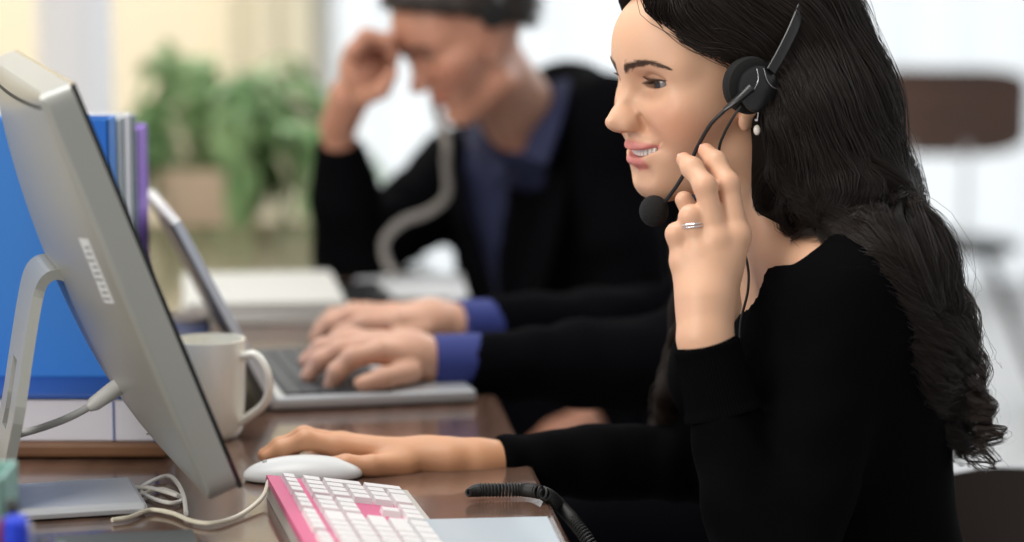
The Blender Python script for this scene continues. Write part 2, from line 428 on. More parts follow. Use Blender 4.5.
def eyeballs(O, R, scale, parent, iris=(.035, .019, .011), look=(1, 0, -.05)):
    for sgn in (1, -1):
        c = np.array([.0695, .0282*sgn, .0162]); n = 24; v = []; cols = []; fs = []
        lk = np.array(look, float); lk /= np.linalg.norm(lk)
        a = np.cross(lk, [0, 0, 1.]); a /= np.linalg.norm(a); b = np.cross(a, lk)
        m_ = 28
        for i in range(m_+1):
            th = math.pi*i/m_*.999
            for k in range(n):
                ph = 2*math.pi*k/n; rr = .0122
                v.append(c+rr*(math.cos(th)*lk+math.sin(th)*(math.cos(ph)*a+math.sin(ph)*b)))
                cols.append((.004, .004, .004) if th < .19 else iris if th < .50 else (.05, .03, .02) if th < .56 else (.27, .235, .22))
        for i in range(m_):
            for k in range(n): fs.append((i*n+k, i*n+(k+1) % n, (i+1)*n+(k+1) % n, (i+1)*n+k))
        v = np.array(v)*scale @ R.T+O
        link_mesh('eye', v, fs, M_EYE, parent, True, np.array(cols))
def strands_mesh(paths, rad, sides=3):
    """paths (N,M,3); rad (N,M)"""
    N, Mm, _ = paths.shape
    T = np.gradient(paths, axis=1); T /= np.linalg.norm(T, axis=2, keepdims=True)+1e-9
    ref = np.zeros_like(T); ref[..., 1] = 1.; ref[..., 2] = .3
    A = np.cross(T, ref); A /= np.linalg.norm(A, axis=2, keepdims=True)+1e-9; Bv = np.cross(T, A)
    rings = [paths+rad[..., None]*(math.cos(2*math.pi*k/sides)*A+math.sin(2*math.pi*k/sides)*Bv) for k in range(sides)]
    V = np.stack(rings, 2).reshape(-1, 3)
    i = np.arange(N)[:, None, None]; j = np.arange(Mm-1)[None, :, None]; k = np.arange(sides)[None, None, :]
    base = (i*Mm+j)*sides; k2 = (k+1) % sides
    Q = np.stack([base+k, base+k2, base+sides+k2, base+sides+k], -1).reshape(-1, 4)
    return V, Q
def brows_lashes(O, R, parent, col_mat, male=False, rng=np.random.default_rng(5)):
    hf = head_field(male)
    def project(p):
        # push the points out/in along F until they sit on the skin
        p = p.astype(np.float32).copy(); p[:, 0] = .12
        for _ in range(60):
            d = hf(p); p[:, 0] -= np.maximum(d, 0)*.8
        return p
    N, Mm = 520, 6
    for sgn in (1, -1):
        t = rng.random(N); wv = rng.normal(0, .36, N)
        # brow centre line in (L,U); from inner to outer end
        Lc = .0070+.0445*t; Uc = .0300+.0068*np.sin(np.clip(t/.72, 0, 1)*math.pi/2)-.0050*np.clip((t-.62)/.38, 0, 1)**1.3
        th = (.0046*(1-t)**.7+.0012) if not male else .005*(1-t)**.5+.0016
        L0 = Lc; U0 = Uc+wv*th
        ln = .006*(1-.35*t)
        ang = np.where(t < .25, 45-100*t, 18-60*np.clip((t-.5), 0, 1))
        ang = np.radians(ang+rng.normal(0, 8, N)-wv*14)
        s_ = np.linspace(0, 1, Mm)
        Lp = L0[:, None]+np.cos(ang)[:, None]*ln[:, None]*s_; Up = U0[:, None]+np.sin(ang)[:, None]*ln[:, None]*s_
        q = np.stack([Lp*0, Lp, Up], -1).reshape(-1, 3); q = project(q).reshape(N, Mm, 3)
        q[..., 0] += .0004+.0008*s_; q[..., 1] *= sgn
        rad = np.broadcast_to(.00019*(1-.75*s_)[None], (N, Mm)).copy()
        V, Q = strands_mesh(q, rad); link_mesh('eyebrow', V @ R.T+O, Q, col_mat, parent)
        if male: continue
        # lashes along the upper lid
        n2 = 60; t = np.linspace(0, 1, n2); a = math.pi*(1-t)
        L0 = .0287+.0138*np.cos(a); U0 = .0158+.0038*np.sin(a)**.8+(L0-.0287)*.07
        r2 = .0138**2-(L0-.0282)**2-(U0-.0165)**2
        F0 = .0695+np.sqrt(np.maximum(r2, 1e-6))
        out = np.stack([np.full(n2, .8), (L0-.0282)*40, np.full(n2, .15)], 1); out /= np.linalg.norm(out, axis=1)[:, None]
        s_ = np.linspace(0, 1, 6)
        q = np.stack([F0, L0, U0], 1)[:, None]+out[:, None]*.0085*s_[None, :, None]
        q[..., 2] += .0040*s_**2-.0012*s_; q[..., 1] *= sgn
        V, Q = strands_mesh(q, np.broadcast_to(.00028*(1-.8*s_)[None], (n2, 6)).copy())
        link_mesh('eyelashes', V @ R.T+O, Q, col_mat, parent)
def teeth_part(O, R, parent):
    b = MB()
    for i in range(-4, 5):
        L = i*.0052; Lm = abs(L); F = .0850-12*Lm*Lm
        if abs(i) == 4: L = i*.005
        w_ = .0026 if i else .0030
        b.box((F-.003, L, -.0490+9.0*Lm*Lm), (.005, w_*2-.0003, .0100), .0012)
    o = b.build('teeth', M_TEETH, parent, True)
    o.data.transform(Matrix([[*R[i], O[i]] for i in range(3)]+[[0, 0, 0, 1]]))
    return o
# ------------------------------------------------------------------ shared people materials
M_EYE = mat('eye_surface', attr='Col', rough=.08); M_TEETH = mat('tooth_enamel', (.80, .76, .69), .25)
M_SKIN = mat('skin', attr='Col', rough=.48, sss=.22, bump=(420, .12, .0006)); M_BROW = mat('brow_hair', (.12, .070, .048), .6)
M_HAIR = mat('dark_hair', (.0125, .0068, .0047), .45, spec=.38); M_HAIRB = mat('hair_undercoat', (.007, .005, .004), .9, spec=.15); M_CURL = mat('curl_hair', (.028, .014, .009), .40, spec=.6)
M_KNIT = mat('black_knit', (.0024, .0024, .0029), .85, bump=(500, .5, .0008), sheen=.0, spec=.025)
M_SUIT = mat('black_suit', (.0028, .0028, .0036), .85, bump=(300, .3, .0008), sheen=.0, spec=.02)
M_TROUSER = mat('dark_trouser', (.004, .004, .006), .9, spec=.03); M_SHOE = mat('shoe_leather', (.01, .009, .008), .3)
M_BPLASTIC = mat('black_plastic', (.012, .012, .013), .32); M_FOAM = mat('black_foam', (.008, .008, .008), .95, bump=(900, 1, .001))
M_RUBBER = mat('black_rubber', (.014, .014, .014), .55); M_STEEL = mat('polished_steel', (.75, .75, .77), .18, 1)
def F_(px, py, d): return tuple(P(px, py, d))
def trs(hO, hR, p): return (p-np.array(hO, np.float32)) @ np.array(hR, np.float32)

# ------------------------------------------------------------------ hands
def finger(p, pts, rs):
    """knuckled finger: chain plus slightly fuller joints"""
    d = s_chain(p, pts, rs, .006)
    for i in range(1, len(pts)-1): d = smin(d, s_sph(p, pts[i], rs[i]*.97), .004)
    return d
def hand_mesh(fld, pts, h=.0016, pad=.03):
    a = np.array(pts); return sdf_mesh(fld, a.min(0)-pad, a.max(0)+pad, h)
def nail(p0, p1, nrm, w, ln, parent, m):
    """nail plate lying on the fingertip from p0 towards p1"""
    p0, p1, nrm = map(lambda x: np.array(x, float), (p0, p1, nrm)); t = (p1-p0)/np.linalg.norm(p1-p0)
    nrm = nrm-t*nrm.dot(t); nrm /= np.linalg.norm(nrm); b = np.cross(t, nrm); v = []; f = []; nu, nv = 8, 8
    for i in range(nu+1):
        for j in range(nv+1):
            u = i/nu; a = (j/nv-.5)*2; ww = w*math.sqrt(max(0.0, 1-(abs(u-.45)/.60)**3.2))
            v.append(p0+t*u*ln+b*a*ww-nrm*(a*a*w*.42)+nrm*.0002)
    for i in range(nu):
        for j in range(nv): f.append((i*(nv+1)+j, (i+1)*(nv+1)+j, (i+1)*(nv+1)+j+1, i*(nv+1)+j+1))
    return v, f

# ------------------------------------------------------------------ the woman
hO = P(714, 95, 2.5); hR = frame_from(27, 1)
WO = thing('person', 'woman in a black knit top with long dark wavy hair, holding her headset boom', 'person', (hO[0]+.14, hO[1], 0))
tR = frame_from(12)                                  # torso frame
hfield = head_field()
nk = [F_(735, 140, 2.505), F_(762, 190, 2.50), F_(806, 250, 2.495), F_(845, 330, 2.495)]
shL, shR = F_(847, 297, 2.372), tuple(np.array(F_(847, 297, 2.372))-.315*tR[:, 1]+np.array([-.02, 0, .0]))
elL = F_(772, 615, 2.30); wrL = F_(705, 338, 2.325)
elR = F_(706, 462, 2.63); wrR = F_(474, 464, 2.535)
chest = F_(828, 350, 2.50); belly = F_(852, 510, 2.50); pelv = F_(868, 660, 2.50)
def torso_w(p, g=0.0):
    d = s_ell(trs(chest, tR, p), (0, 0, 0), (.100+g, .155+g, .165+g))
    d = smin(d, s_ell(trs(belly, tR, p), (0, 0, 0), (.088+g, .128+g, .17+g)), .05)
    d = smin(d, s_ell(trs(pelv, tR, p), (0, 0, 0), (.115+g, .165+g, .13+g)), .06)
    for s in (1, -1): d = smin(d, s_ell(trs(chest, tR, p), (.085, .070*s, -.030), (.050+g, .056+g, .058+g)), .03)
    top = lerp(shL, shR, .5)+np.array([0, 0, .02])
    d = smin(d, s_cone(p, shL, top, .050+g, .060+g), .05); d = smin(d, s_cone(p, shR, top, .050+g, .060+g), .05)
    d = smin(d, s_cone(p, nk[2], top, .052+g, .075+g), .05)
    return d
def neck_w(p):
    d = s_cone(p, nk[0], nk[1], .050, .047); d = smin(d, s_cone(p, nk[1], nk[2], .047, .054), .03)
    # neck tendon and collar bone
    a = hO+hR @ np.array([-.005, .052, -.055]); 
    d = smin(d, s_cone(p, a, F_(778, 268, 2.43), .008, .006), .022)
    d = smin(d, s_cone(p, F_(776, 268, 2.425), F_(840, 262, 2.35), .008, .009), .02)
    return d
def body_w(p):
    return smin(smin(hfield(trs(hO, hR, p)), neck_w(p), .022), torso_w(p, -.003), .03)
def skin_cols(v, base=SKIN, tips=None):
    c = np.tile(np.array(base, float), (len(v), 1))
    if tips is not None:
        for t, r, k in tips:
            w_ = k*np.exp(-(((v-np.array(t))**2).sum(1))/(r*r)); c = c*(1-w_[:, None])+np.array([base[0]*1.0, base[1]*.62, base[2]*.58])*w_[:, None]
    return c
# head and upper chest, fine
lo = hO+np.array([-.13, -.12, -.33]); hi = hO+np.array([.22, .12, .15])
def body_top(p): return smax(body_w(p), (hO[2]-.315)-p[:, 2], .002)
hv, hq = sdf_mesh(hfield, (-.11, -.09, -.115), (.13, .09, .14), .00115)
# cut the fine head under the jaw, where the neck mesh takes over, by blending it in the same field
def head_neck(q):
    p = q @ np.array(hR.T, np.float32)+np.array(hO, np.float32)
    return smin(hfield(q), neck_w(p), .022)
hv, hq = sdf_mesh(head_neck, (-.112, -.09, -.17), (.13, .09, .135), .00118)
hcols = head_cols(hv, SKIN, (.66, .24, .21))
parts = [(hv @ hR.T+hO, hq)]; cols = [hcols]
def add_skin(v, q, c): parts.append((v, q)); cols.append(c)
def low(p): return smin(neck_w(p), torso_w(p, -.004), .03)
v, q = sdf_mesh(low, np.array(pelv)-np.array([.26, .24, .2]), np.array([pelv[0]+.26, pelv[1]+.24, hO[2]-.075]), .0045); add_skin(v, q, skin_cols(v))
# left hand raised, back of the hand to the camera
IDX = [F_(737, 236, 2.352), F_(728, 184, 2.362), F_(716, 162, 2.378), F_(706, 151, 2.392)]
MID = [F_(717, 240, 2.345), F_(705, 186, 2.350), F_(692, 168, 2.368), F_(684, 160, 2.380)]
RNG = [F_(700, 252, 2.347), F_(691, 217, 2.349), F_(693, 220, 2.370), F_(700, 234, 2.386)]
PNK = [F_(683, 262, 2.350), F_(677, 234, 2.352), F_(680, 236, 2.370), F_(688, 246, 2.380)]
THB = [F_(724, 306, 2.356), F_(722, 268, 2.384), F_(698, 226, 2.402), F_(684, 200, 2.405)]
def hand_L(p):
    d = s_cone(p, wrL, F_(706, 300, 2.335), .0240, .026)
    d = smin(d, s_cone(p, wrL, tuple(lerp(wrL, elL, .3)), .0240, .030), .01)
    f1 = np.array([0, 1, 0]);
    for K, r in ((IDX, .0118), (MID, .0116), (RNG, .0112), (PNK, .0105)):
        d = smin(d, s_cone(p, F_(706+(K[0][0]-IDX[1][0])*60, 312, 2.336), K[0], .017, r+.0015), .014)
    d = smin(d, s_ell(p, F_(711, 268, 2.350), (.028, .013, .030)), .012)
    d = smin(d, s_cone(p, THB[0], THB[1], .016, .0115), .014)
    fs = [finger(p, IDX, [.0114, .0099, .0091, .0074]), finger(p, MID, [.0112, .0098, .0090, .0072]),
          finger(p, RNG, [.0112, .0100, .0092, .0074]), finger(p, PNK, [.0104, .0094, .0082, .0066]),
          finger(p, THB[1:], [.0115, .0098, .0085])]
    for f in fs: d = smin(d, f, .005)
    # knuckles
    for K in (IDX, MID, RNG, PNK): d = smin(d, s_sph(p, np.array(K[0])+np.array([0, -.004, .001]), .0085), .008)
    # wrist: flatten
    return d
def hand_L_cut(p): return hand_L(p)
v, q = hand_mesh(hand_L, IDX+MID+RNG+PNK+THB+[wrL, tuple(lerp(wrL, elL, .1))], .0014)
tips = [(K[3], .010, .45) for K in (IDX, MID)]+[(K[1], .009, .30) for K in (IDX, MID, RNG, PNK)]+[(K[0], .010, .22) for K in (IDX, MID, RNG, PNK)]
add_skin(v, q, skin_cols(v, SKIN, tips))
fl = lambda p: s_chain(p, [tuple(lerp(wrL, elL, .15)), tuple(lerp(wrL, elL, .3)), elL], [.020, .025, .038])
v, q = sdf_mesh(fl, np.minimum(wrL, elL)-.06, np.maximum(wrL, elL)+.06, .004); add_skin(v, q, skin_cols(v))
# right hand on the mouse
IDX2 = [F_(338, 446, 2.515), F_(306, 440, 2.512), F_(282, 449, 2.512), F_(267, 457, 2.512)]
MID2 = [F_(342, 443, 2.545), F_(304, 436, 2.545), F_(280, 446, 2.545), F_(264, 455, 2.545)]
RNG2 = [F_(346, 446, 2.572), F_(312, 440, 2.575), F_(290, 449, 2.578), F_(276, 459, 2.578)]
PNK2 = [F_(354, 450, 2.595), F_(326, 448, 2.602), F_(308, 455, 2.605), F_(298, 461, 2.605)]
THB2 = [F_(402, 466, 2.500), F_(372, 466, 2.482), F_(346, 465, 2.478), F_(328, 465, 2.482)]
def hand_R(p):
    d = smin(s_cone(p, wrR, F_(430, 461, 2.54), .0215, .0225), s_cone(p, wrR, tuple(lerp(wrR, elR, .35)), .0215, .028), .02)
    for K, r in ((IDX2, .0118), (MID2, .0116), (RNG2, .0112), (PNK2, .0105)): d = smin(d, s_cone(p, F_(446, 462, 2.52+(K[0][1]-2.53)*.25), K[0], .0150, r), .018)
    d = smin(d, s_cone(p, THB2[0], THB2[1], .014, .0105), .014)
    for K, rr in ((IDX2, [.0105, .0090, .0080, .0066]), (MID2, [.0105, .0092, .0080, .0066]), (RNG2, [.0100, .0088, .0076, .0064]), (PNK2, [.0090, .0078, .0068, .0058]), (THB2[1:], [.0105, .0095, .0082])):
        d = smin(d, finger(p, K, rr), .0045)
    return d
v, q = hand_mesh(hand_R, IDX2+MID2+RNG2+PNK2+THB2+[wrR, tuple(lerp(wrR, elR, .2))], .0022); add_skin(v, q, skin_cols(v, SKIN*np.array([1, .86, .70])))  # warm shade on the mouse hand is mixed into its skin colour
fr = lambda p: s_chain(p, [tuple(lerp(wrR, elR, .25)), tuple(lerp(wrR, elR, .35)), elR], [.019, .023, .034])
v, q = sdf_mesh(fr, np.minimum(wrR, elR)-.06, np.maximum(wrR, elR)+.06, .005); add_skin(v, q, skin_cols(v, SKIN*np.array([1, .86, .70])))  # forearm skin carries the same painted warm shade
BV, BQ = join_vf(parts)
wb = link_mesh('body', BV, BQ, M_SKIN, WO, True, np.concatenate(cols))
eyeballs(hO, hR, 1, WO, look=(1, .06, -.12)); brows_lashes(hO, hR, WO, M_BROW); teeth_part(hO, hR, WO)
M_NAIL = mat('nail_polish', (.80, .46, .40), .22, coat=.5)
nv = []
for K, w_ in ((IDX, .0052), (MID, .0050)):
    a, b = np.array(K[2]), np.array(K[3]); t = (b-a)/np.linalg.norm(b-a); nr = np.array([-.15, -1, .12]); nr -= t*nr.dot(t); nr /= np.linalg.norm(nr)
    nv.append(nail(b-t*.0055+nr*.0074, b+t*.006+nr*.0058, nr, w_, .0108, None, None))
for vv, ff in nv: link_mesh('fingernail', vv, ff, M_NAIL, WO, True)

# black knit top
def noise_f(p, s, seed=0.):
    return (np.sin(p[:, 0]*s+seed+2.1*np.sin(p[:, 2]*s*.7+seed))*np.sin(p[:, 1]*s*.8+1.3*seed+1.7*np.sin(p[:, 0]*s*.6))+np.sin(p[:, 2]*s*1.1+2*seed+1.9*np.sin(p[:, 1]*s*.8)))*.5
cuffL = lerp(wrL, elL, .015); cuffL2 = lerp(wrL, elL, .275)
def folds(p, a, b, amp, freq, seed):
    """creases running round a limb from a to b"""
    a = np.array(a, np.float32); b = np.array(b, np.float32); ax = (b-a)/np.linalg.norm(b-a); t = (p-a) @ ax
    return amp*np.sin(freq*t+2.2*np.sin(p[:, 0]*38+seed)+1.7*np.sin(p[:, 1]*44+seed*2))
def knit(p):
    d = torso_w(p, .006)
    # neck opening: remove a round scoop about the neck
    t = trs(nk[2], tR, p)
    armL = s_chain(p, [shL, tuple(lerp(shL, elL, .5)), elL], [.051, .051, .047])
    fa = s_chain(p, [elL, tuple(lerp(elL, wrL, .40)), tuple(lerp(wrL, elL, .24))], [.047, .040, .0305])
    ax_ = ((np.array(elL)-np.array(wrL))/np.linalg.norm(np.array(elL)-np.array(wrL))).astype(np.float32)
    fa = smax(fa, -((p-cuffL2.astype(np.float32)) @ ax_)-.003, .003)
    armL = smin(armL, fa, .022)
    armR = s_chain(p, [shR, tuple(lerp(shR, elR, .5)), elR, tuple(lerp(elR, wrR, .5)), tuple(lerp(elR, wrR, .93))], [.055, .048, .043, .036, .0270], .01)
    w1 = np.clip((np.array(shL)[2]-.06-p[:, 2])/.1, 0, 1)
    el = np.exp(-((p-np.array(elL))**2).sum(1)/.018)
    armL = armL+folds(p, shL, elL, .0022, 95, 1.)*(.35+el*1.2)+.0016*noise_f(p, 60, 2.)
    armR = armR+folds(p, elR, wrR, .0018, 80, 3.)
    d = d+.0022*noise_f(p, 38, 1.)
    d = smin(d, armL, .028); d = smin(d, armR, .03)
    # arm-hole seam is carved lightly
    d = smax(d, -s_cone(p, nk[1]+np.array([-.01, 0, .03]), F_(786, 255, 2.470), .060, .076), .004)
    d = smax(d, -s_cone(p, F_(775, 222, 2.44), F_(792, 226, 2.38), .050, .036), .006)
    end = (p-np.array(lerp(elR, wrR, .905), np.float32)) @ ((np.array(wrR)-np.array(elR))/np.linalg.norm(np.array(wrR)-np.array(elR))).astype(np.float32)
    d = smax(d, end, .003)
    return d
v, q = sdf_mesh(knit, (min(wrR[0], wrL[0])-.03, 2.18, pelv[2]-.08), (pelv[0]+.26, 2.78, 1.12), .0034)
kn = link_mesh('knit_top', v, q, M_KNIT, WO, True)
# ribbed cuff of the raised sleeve
ax = (np.array(elL)-np.array(wrL)); ax /= np.linalg.norm(ax); e1 = np.cross(ax, [0, 1, 0]); e1 /= np.linalg.norm(e1); e2 = np.cross(ax, e1)
nr_, nz = 264, 16; cv, cf = [], []
for i in range(nz+1):
    t = i/nz; c = cuffL*(1-t)+cuffL2*t
    rr = .0274+.0046*t+(.0012 if i in (0, 1) else 0)+(.0016 if i >= nz-1 else 0)
    if i == 0: rr -= .003
    for k in range(nr_):
        a = 2*math.pi*k/nr_; rib = .00055*math.cos(a*66)
        cv.append(c+(rr+rib)*(math.cos(a)*e1*1.06+math.sin(a)*e2*.97))
for i in range(nz):
    for k in range(nr_): cf.append((i*nr_+k, i*nr_+(k+1) % nr_, (i+1)*nr_+(k+1) % nr_, (i+1)*nr_+k))
link_mesh('ribbed_cuff', cv, cf, M_KNIT, kn, True)
# trousers and shoes
def legs_field(hip, R, knee_f, knee_z, sep, r0, ankle_f=0.0):
    pts = []
    for s in (1, -1):
        a = np.array(hip)+R @ np.array([.02, sep*s, -.03]); k_ = np.array(hip)+R @ np.array([knee_f, (sep+.03)*s, 0]); k_[2] = knee_z
        an = np.array(hip)+R @ np.array([knee_f-.04+ankle_f, (sep+.03)*s, 0]); an[2] = .11; pts.append((a, k_, an))
    def f(p):
        d = s_ell(trs(hip, R, p), (0, 0, 0), (r0+.05, sep+.095, .115))
        for a, k_, an in pts:
            d = smin(d, s_chain(p, [a, k_], [r0, r0*.74]), .04); d = smin(d, s_chain(p, [k_, an], [r0*.74, .056]), .02)
        return d+.003*noise_f(p, 30, 3.)
    return f, pts
def legs(root, hip, R, knee_f=.40, sep=.085, r0=.078, name='trousers'):
    f, pts = legs_field(hip, R, knee_f, .52, sep, r0)
    al = np.array([x for t in pts for x in t]+[hip]); v, q = sdf_mesh(f, al.min(0)-.16, al.max(0)+.16, .012)
    link_mesh(name, v, q, M_TROUSER, root, True)
    for a, k_, an in pts:
        sh = lambda p: smax(smin(s_ell(trs(an, R, p), (.07, 0, -.055), (.13, .045, .05)), s_cone(p, an, an-np.array([0, 0, .05]), .048, .045), .04), .006-p[:, 2], .004)
        v, q = sdf_mesh(sh, an-np.array([.24, .24, .115]), an+np.array([.24, .24, .08]), .008); link_mesh('shoe', v, q, M_SHOE, root, True)
legs(WO, pelv, tR)
# ------------------------------------------------------------------ hair
def LH(F, L, U): return hO+hR @ np.array([F, L, U])
def cap(p, g=.0):
    q = trs(hO, hR, p); Lm = q[:, 1]
    d = s_ell(q, (-.006, 0, .040), (.110+g, .0865+g, .101+g))
    d = smin(d, s_ell(q, (.030, 0, .070), (.076+g, .068+g, .066+g)), .02)
    pl = .57*(q[:, 0]-.027)-.822*(q[:, 2]-.045)+.016*np.exp(-(q[:, 1]/.045)**2)
    return smax(d, pl, .012)
FALL = [F_(796, 30, 2.49), F_(826, 110, 2.475), F_(836, 200, 2.455), F_(884, 275, 2.395), F_(922, 345, 2.40), F_(948, 410, 2.45), F_(962, 462, 2.45)]
FR = [.054, .052, .056, .050, .034, .016, .007]
FALL2 = [F_(720, 60, 2.575), F_(742, 150, 2.59), F_(728, 230, 2.61), F_(700, 310, 2.625), F_(678, 380, 2.63), F_(672, 450, 2.63)]
FR2 = [.035, .040, .036, .028, .018, .008]
def hairbase(p, g=.0):
    d = cap(p, g)
    d = smin(d, s_chain(p, FALL, [r+g for r in FR], .03), .03)
    d = smin(d, s_cone(p, F_(795, 120, 2.435), F_(815, 190, 2.425), .040+g, .034+g), .03)
    d = smin(d, s_cone(p, F_(880, 200, 2.49), F_(935, 300, 2.47), .022+g, .020+g), .04)
    d = smin(d, s_chain(p, FALL2, [r+g for r in FR2], .02), .02)
    for s_ in (1, -1): d = smax(d, -s_cone(p, LH(.010, .088*s_, .010), LH(.012, .13*s_, .010), .0290, .0300), .006)
    d = smin(d, s_chain(p, [F_(786, 120, 2.43), F_(776, 170, 2.44), F_(768, 215, 2.45)], [.024, .024, .018]), .015)
    d = smax(d, -s_cone(p, F_(722, 165, 2.43), F_(722, 235, 2.42), .026, .026), .008)
    d = smax(d, -s_cone(p, F_(790, 262, 2.40), F_(770, 290, 2.40), .034, .040), .01)      # keep clear of the throat
    return d
v, q = sdf_mesh(hairbase, (hO[0]-.14, 2.34, .80), (hO[0]+.33, 2.72, hO[2]+.16), .004)
hair = link_mesh('hair', v, q, M_HAIRB, WO, True)
rng = np.random.default_rng(11)
def grad(f, p, e=.0015):
    g = np.stack([f(p+np.array(o, np.float32)*e)-f(p-np.array(o, np.float32)*e) for o in ((1,0,0),(0,1,0),(0,0,1))], 1)
    return g/(np.linalg.norm(g, axis=1, keepdims=True)+1e-9)
GN = [  # near-side guides, face edge to back contour
 [(640,-60,2.47),(640,-18,2.445),(652,18,2.435),(676,40,2.42),(706,52,2.412),(748,60,2.405),(778,78,2.402),(776,125,2.402),(765,172,2.41),(764,212,2.42),(800,236,2.40),(868,262,2.37)],
 [(650,-60,2.47),(652,-15,2.440),(664,22,2.430),(690,46,2.418),(722,60,2.410),(762,84,2.405),(788,130,2.405),(800,190,2.405),(850,238,2.39),(905,290,2.41),(940,350,2.425),(950,420,2.43)],
 [(668,-62,2.47),(680,-25,2.435),(700,8,2.418),(728,34,2.408),(760,56,2.402),(792,90,2.402),(808,140,2.40),(818,195,2.40),(862,245,2.395),(912,305,2.41),(938,380,2.425),(955,448,2.43)],
 [(690,-62,2.48),(712,-30,2.435),(738,-2,2.414),(768,24,2.405),(796,58,2.405),(818,100,2.405),(832,155,2.405),(845,210,2.41),(885,265,2.41),(925,325,2.42),(952,400,2.425),(965,458,2.43)],
 [(712,-66,2.49),(745,-42,2.445),(775,-12,2.422),(804,20,2.418),(828,60,2.425),(846,110,2.43),(858,165,2.425),(876,220,2.43),(908,275,2.43),(940,340,2.43),(962,405,2.44),(975,460,2.44)],
 [(740,-70,2.50),(780,-55,2.47),(812,-22,2.46),(838,18,2.46),(856,65,2.465),(872,120,2.465),(888,180,2.46),(906,235,2.455),(932,290,2.45),(955,345,2.45),(972,405,2.45),(982,455,2.45)],
 [(770,-70,2.52),(808,-55,2.51),(836,-15,2.505),(856,35,2.50),(872,85,2.50),(890,140,2.495),(906,195,2.49),(925,245,2.48),(948,300,2.47),(966,355,2.46),(980,415,2.46),(990,450,2.46)]]
GN = [[(x-(12 if y > 60 and i > 2 else 0)+(12 if i < 2 and y < 50 else 0), y-(12 if y < 62 else 0), d-(.06 if y > 230 and x < 962 else 0)) for x, y, d in g] for i, g in enumerate(GN)]
GF = [
 [(690,-40,2.55),(712,20,2.56),(722,80,2.57),(735,150,2.575),(722,225,2.59),(700,290,2.605),(682,340,2.615),(672,385,2.62),(668,425,2.62),(672,465,2.62)],
 [(712,-40,2.56),(732,20,2.57),(745,80,2.58),(755,150,2.58),(745,225,2.59),(722,290,2.605),(700,340,2.615),(682,385,2.62),(664,425,2.62),(660,478,2.62)]]
def samp(G, u, n):
    G = [[F_(*k) for k in g] for g in G]; G = np.array(G); m_ = len(G)-1; x = u*m_; i = min(int(x), m_-1); t = x-i
    g = G[i]*(1-t)+G[i+1]*t
    s = np.array(spline(list(g), max(2, n//(len(g)-1)+1))); idx = np.linspace(0, len(s)-1, n)
    return np.stack([np.interp(idx, np.arange(len(s)), s[:, k]) for k in range(3)], 1)
def make_strands(G, ncl, per, n, curl0, curl1, rad, m, name, spread=.0062, umax=1., proj=True, tail=.0):
    P_, R_ = [], []
    for c in range(ncl):
        u = (c+rng.random())/ncl*umax; cp = samp(G, u, n); end = int(n*(1-.22*rng.random()**1.5)); tt = np.linspace(0, 1, n)
        if proj:
            for _ in range(3):
                p32 = cp.astype(np.float32); g = grad(hairbase, p32); d = hairbase(p32)
                wgt = np.clip((1.08-tt)*6, 0, 1)[:, None]
                cp = cp-g*(d-.0015-.005*rng.random()**2)[:, None]*wgt
        T = np.gradient(cp, axis=0); T /= np.linalg.norm(T, axis=1, keepdims=True); A = np.cross(T, [0.2, -1, .1]); A /= np.linalg.norm(A, axis=1, keepdims=True); Bn = np.cross(T, A)
        ph = rng.random()*6.28; amp = curl0+(curl1-curl0)*np.clip((tt-.42)/.58, 0, 1)**1.5*(0.6+.8*rng.random()); fq = 16+8*rng.random()
        wv = (ph+fq*tt+14*tt**3)[:, None]
        cc = cp+A*np.sin(wv)*amp[:, None]+Bn*np.cos(wv)*amp[:, None]*.8
        for s in range(per):
            o = rng.normal(0, spread, 2)*(1+.0*tt[0]); w_ = (.55+.45*np.sin(np.pi*np.clip(tt*1.1, 0, 1)))*(1-.55*tt**2)
            jit = np.sin(tt*(8+rng.random()*10)+rng.random()*6)*.0011
            pth = cc+A*(o[0]*w_+jit)[:, None]+Bn*(abs(o[1])*-.35*w_)[:, None]
            if rng.random() < .06: pth = pth+(A*rng.normal(0, .012)+Bn*rng.normal(0, .006))*(tt[:, None]**2)
            r = rad*np.clip((1.02-tt*n/end*.999), .12, 1)**.5; r[tt*n > end] = .00003
            P_.append(pth); R_.append(np.clip(r, .00003, 1))
    V, Q = strands_mesh(np.array(P_), np.array(R_)); link_mesh(name, V, Q, m, hair, True)
make_strands(GN, 150, 34, 60, .0022, .0150, .00036, M_HAIR, 'hair_strands')
GR = [[(930,262,2.36),(948,300,2.37),(962,338,2.38),(968,375,2.39),(974,408,2.40),(984,440,2.40),(972,466,2.40)],
 [(950,262,2.40),(966,298,2.41),(978,335,2.41),(984,372,2.41),(990,408,2.41),(998,436,2.41),(984,474,2.41)]]
make_strands(GR, 9, 26, 56, .004, .0130, .00036, M_CURL, 'hair_curls', spread=.0035, proj=False)
make_strands(GF, 20, 30, 56, .001, .0150, .00036, M_CURL, 'hair_curls')

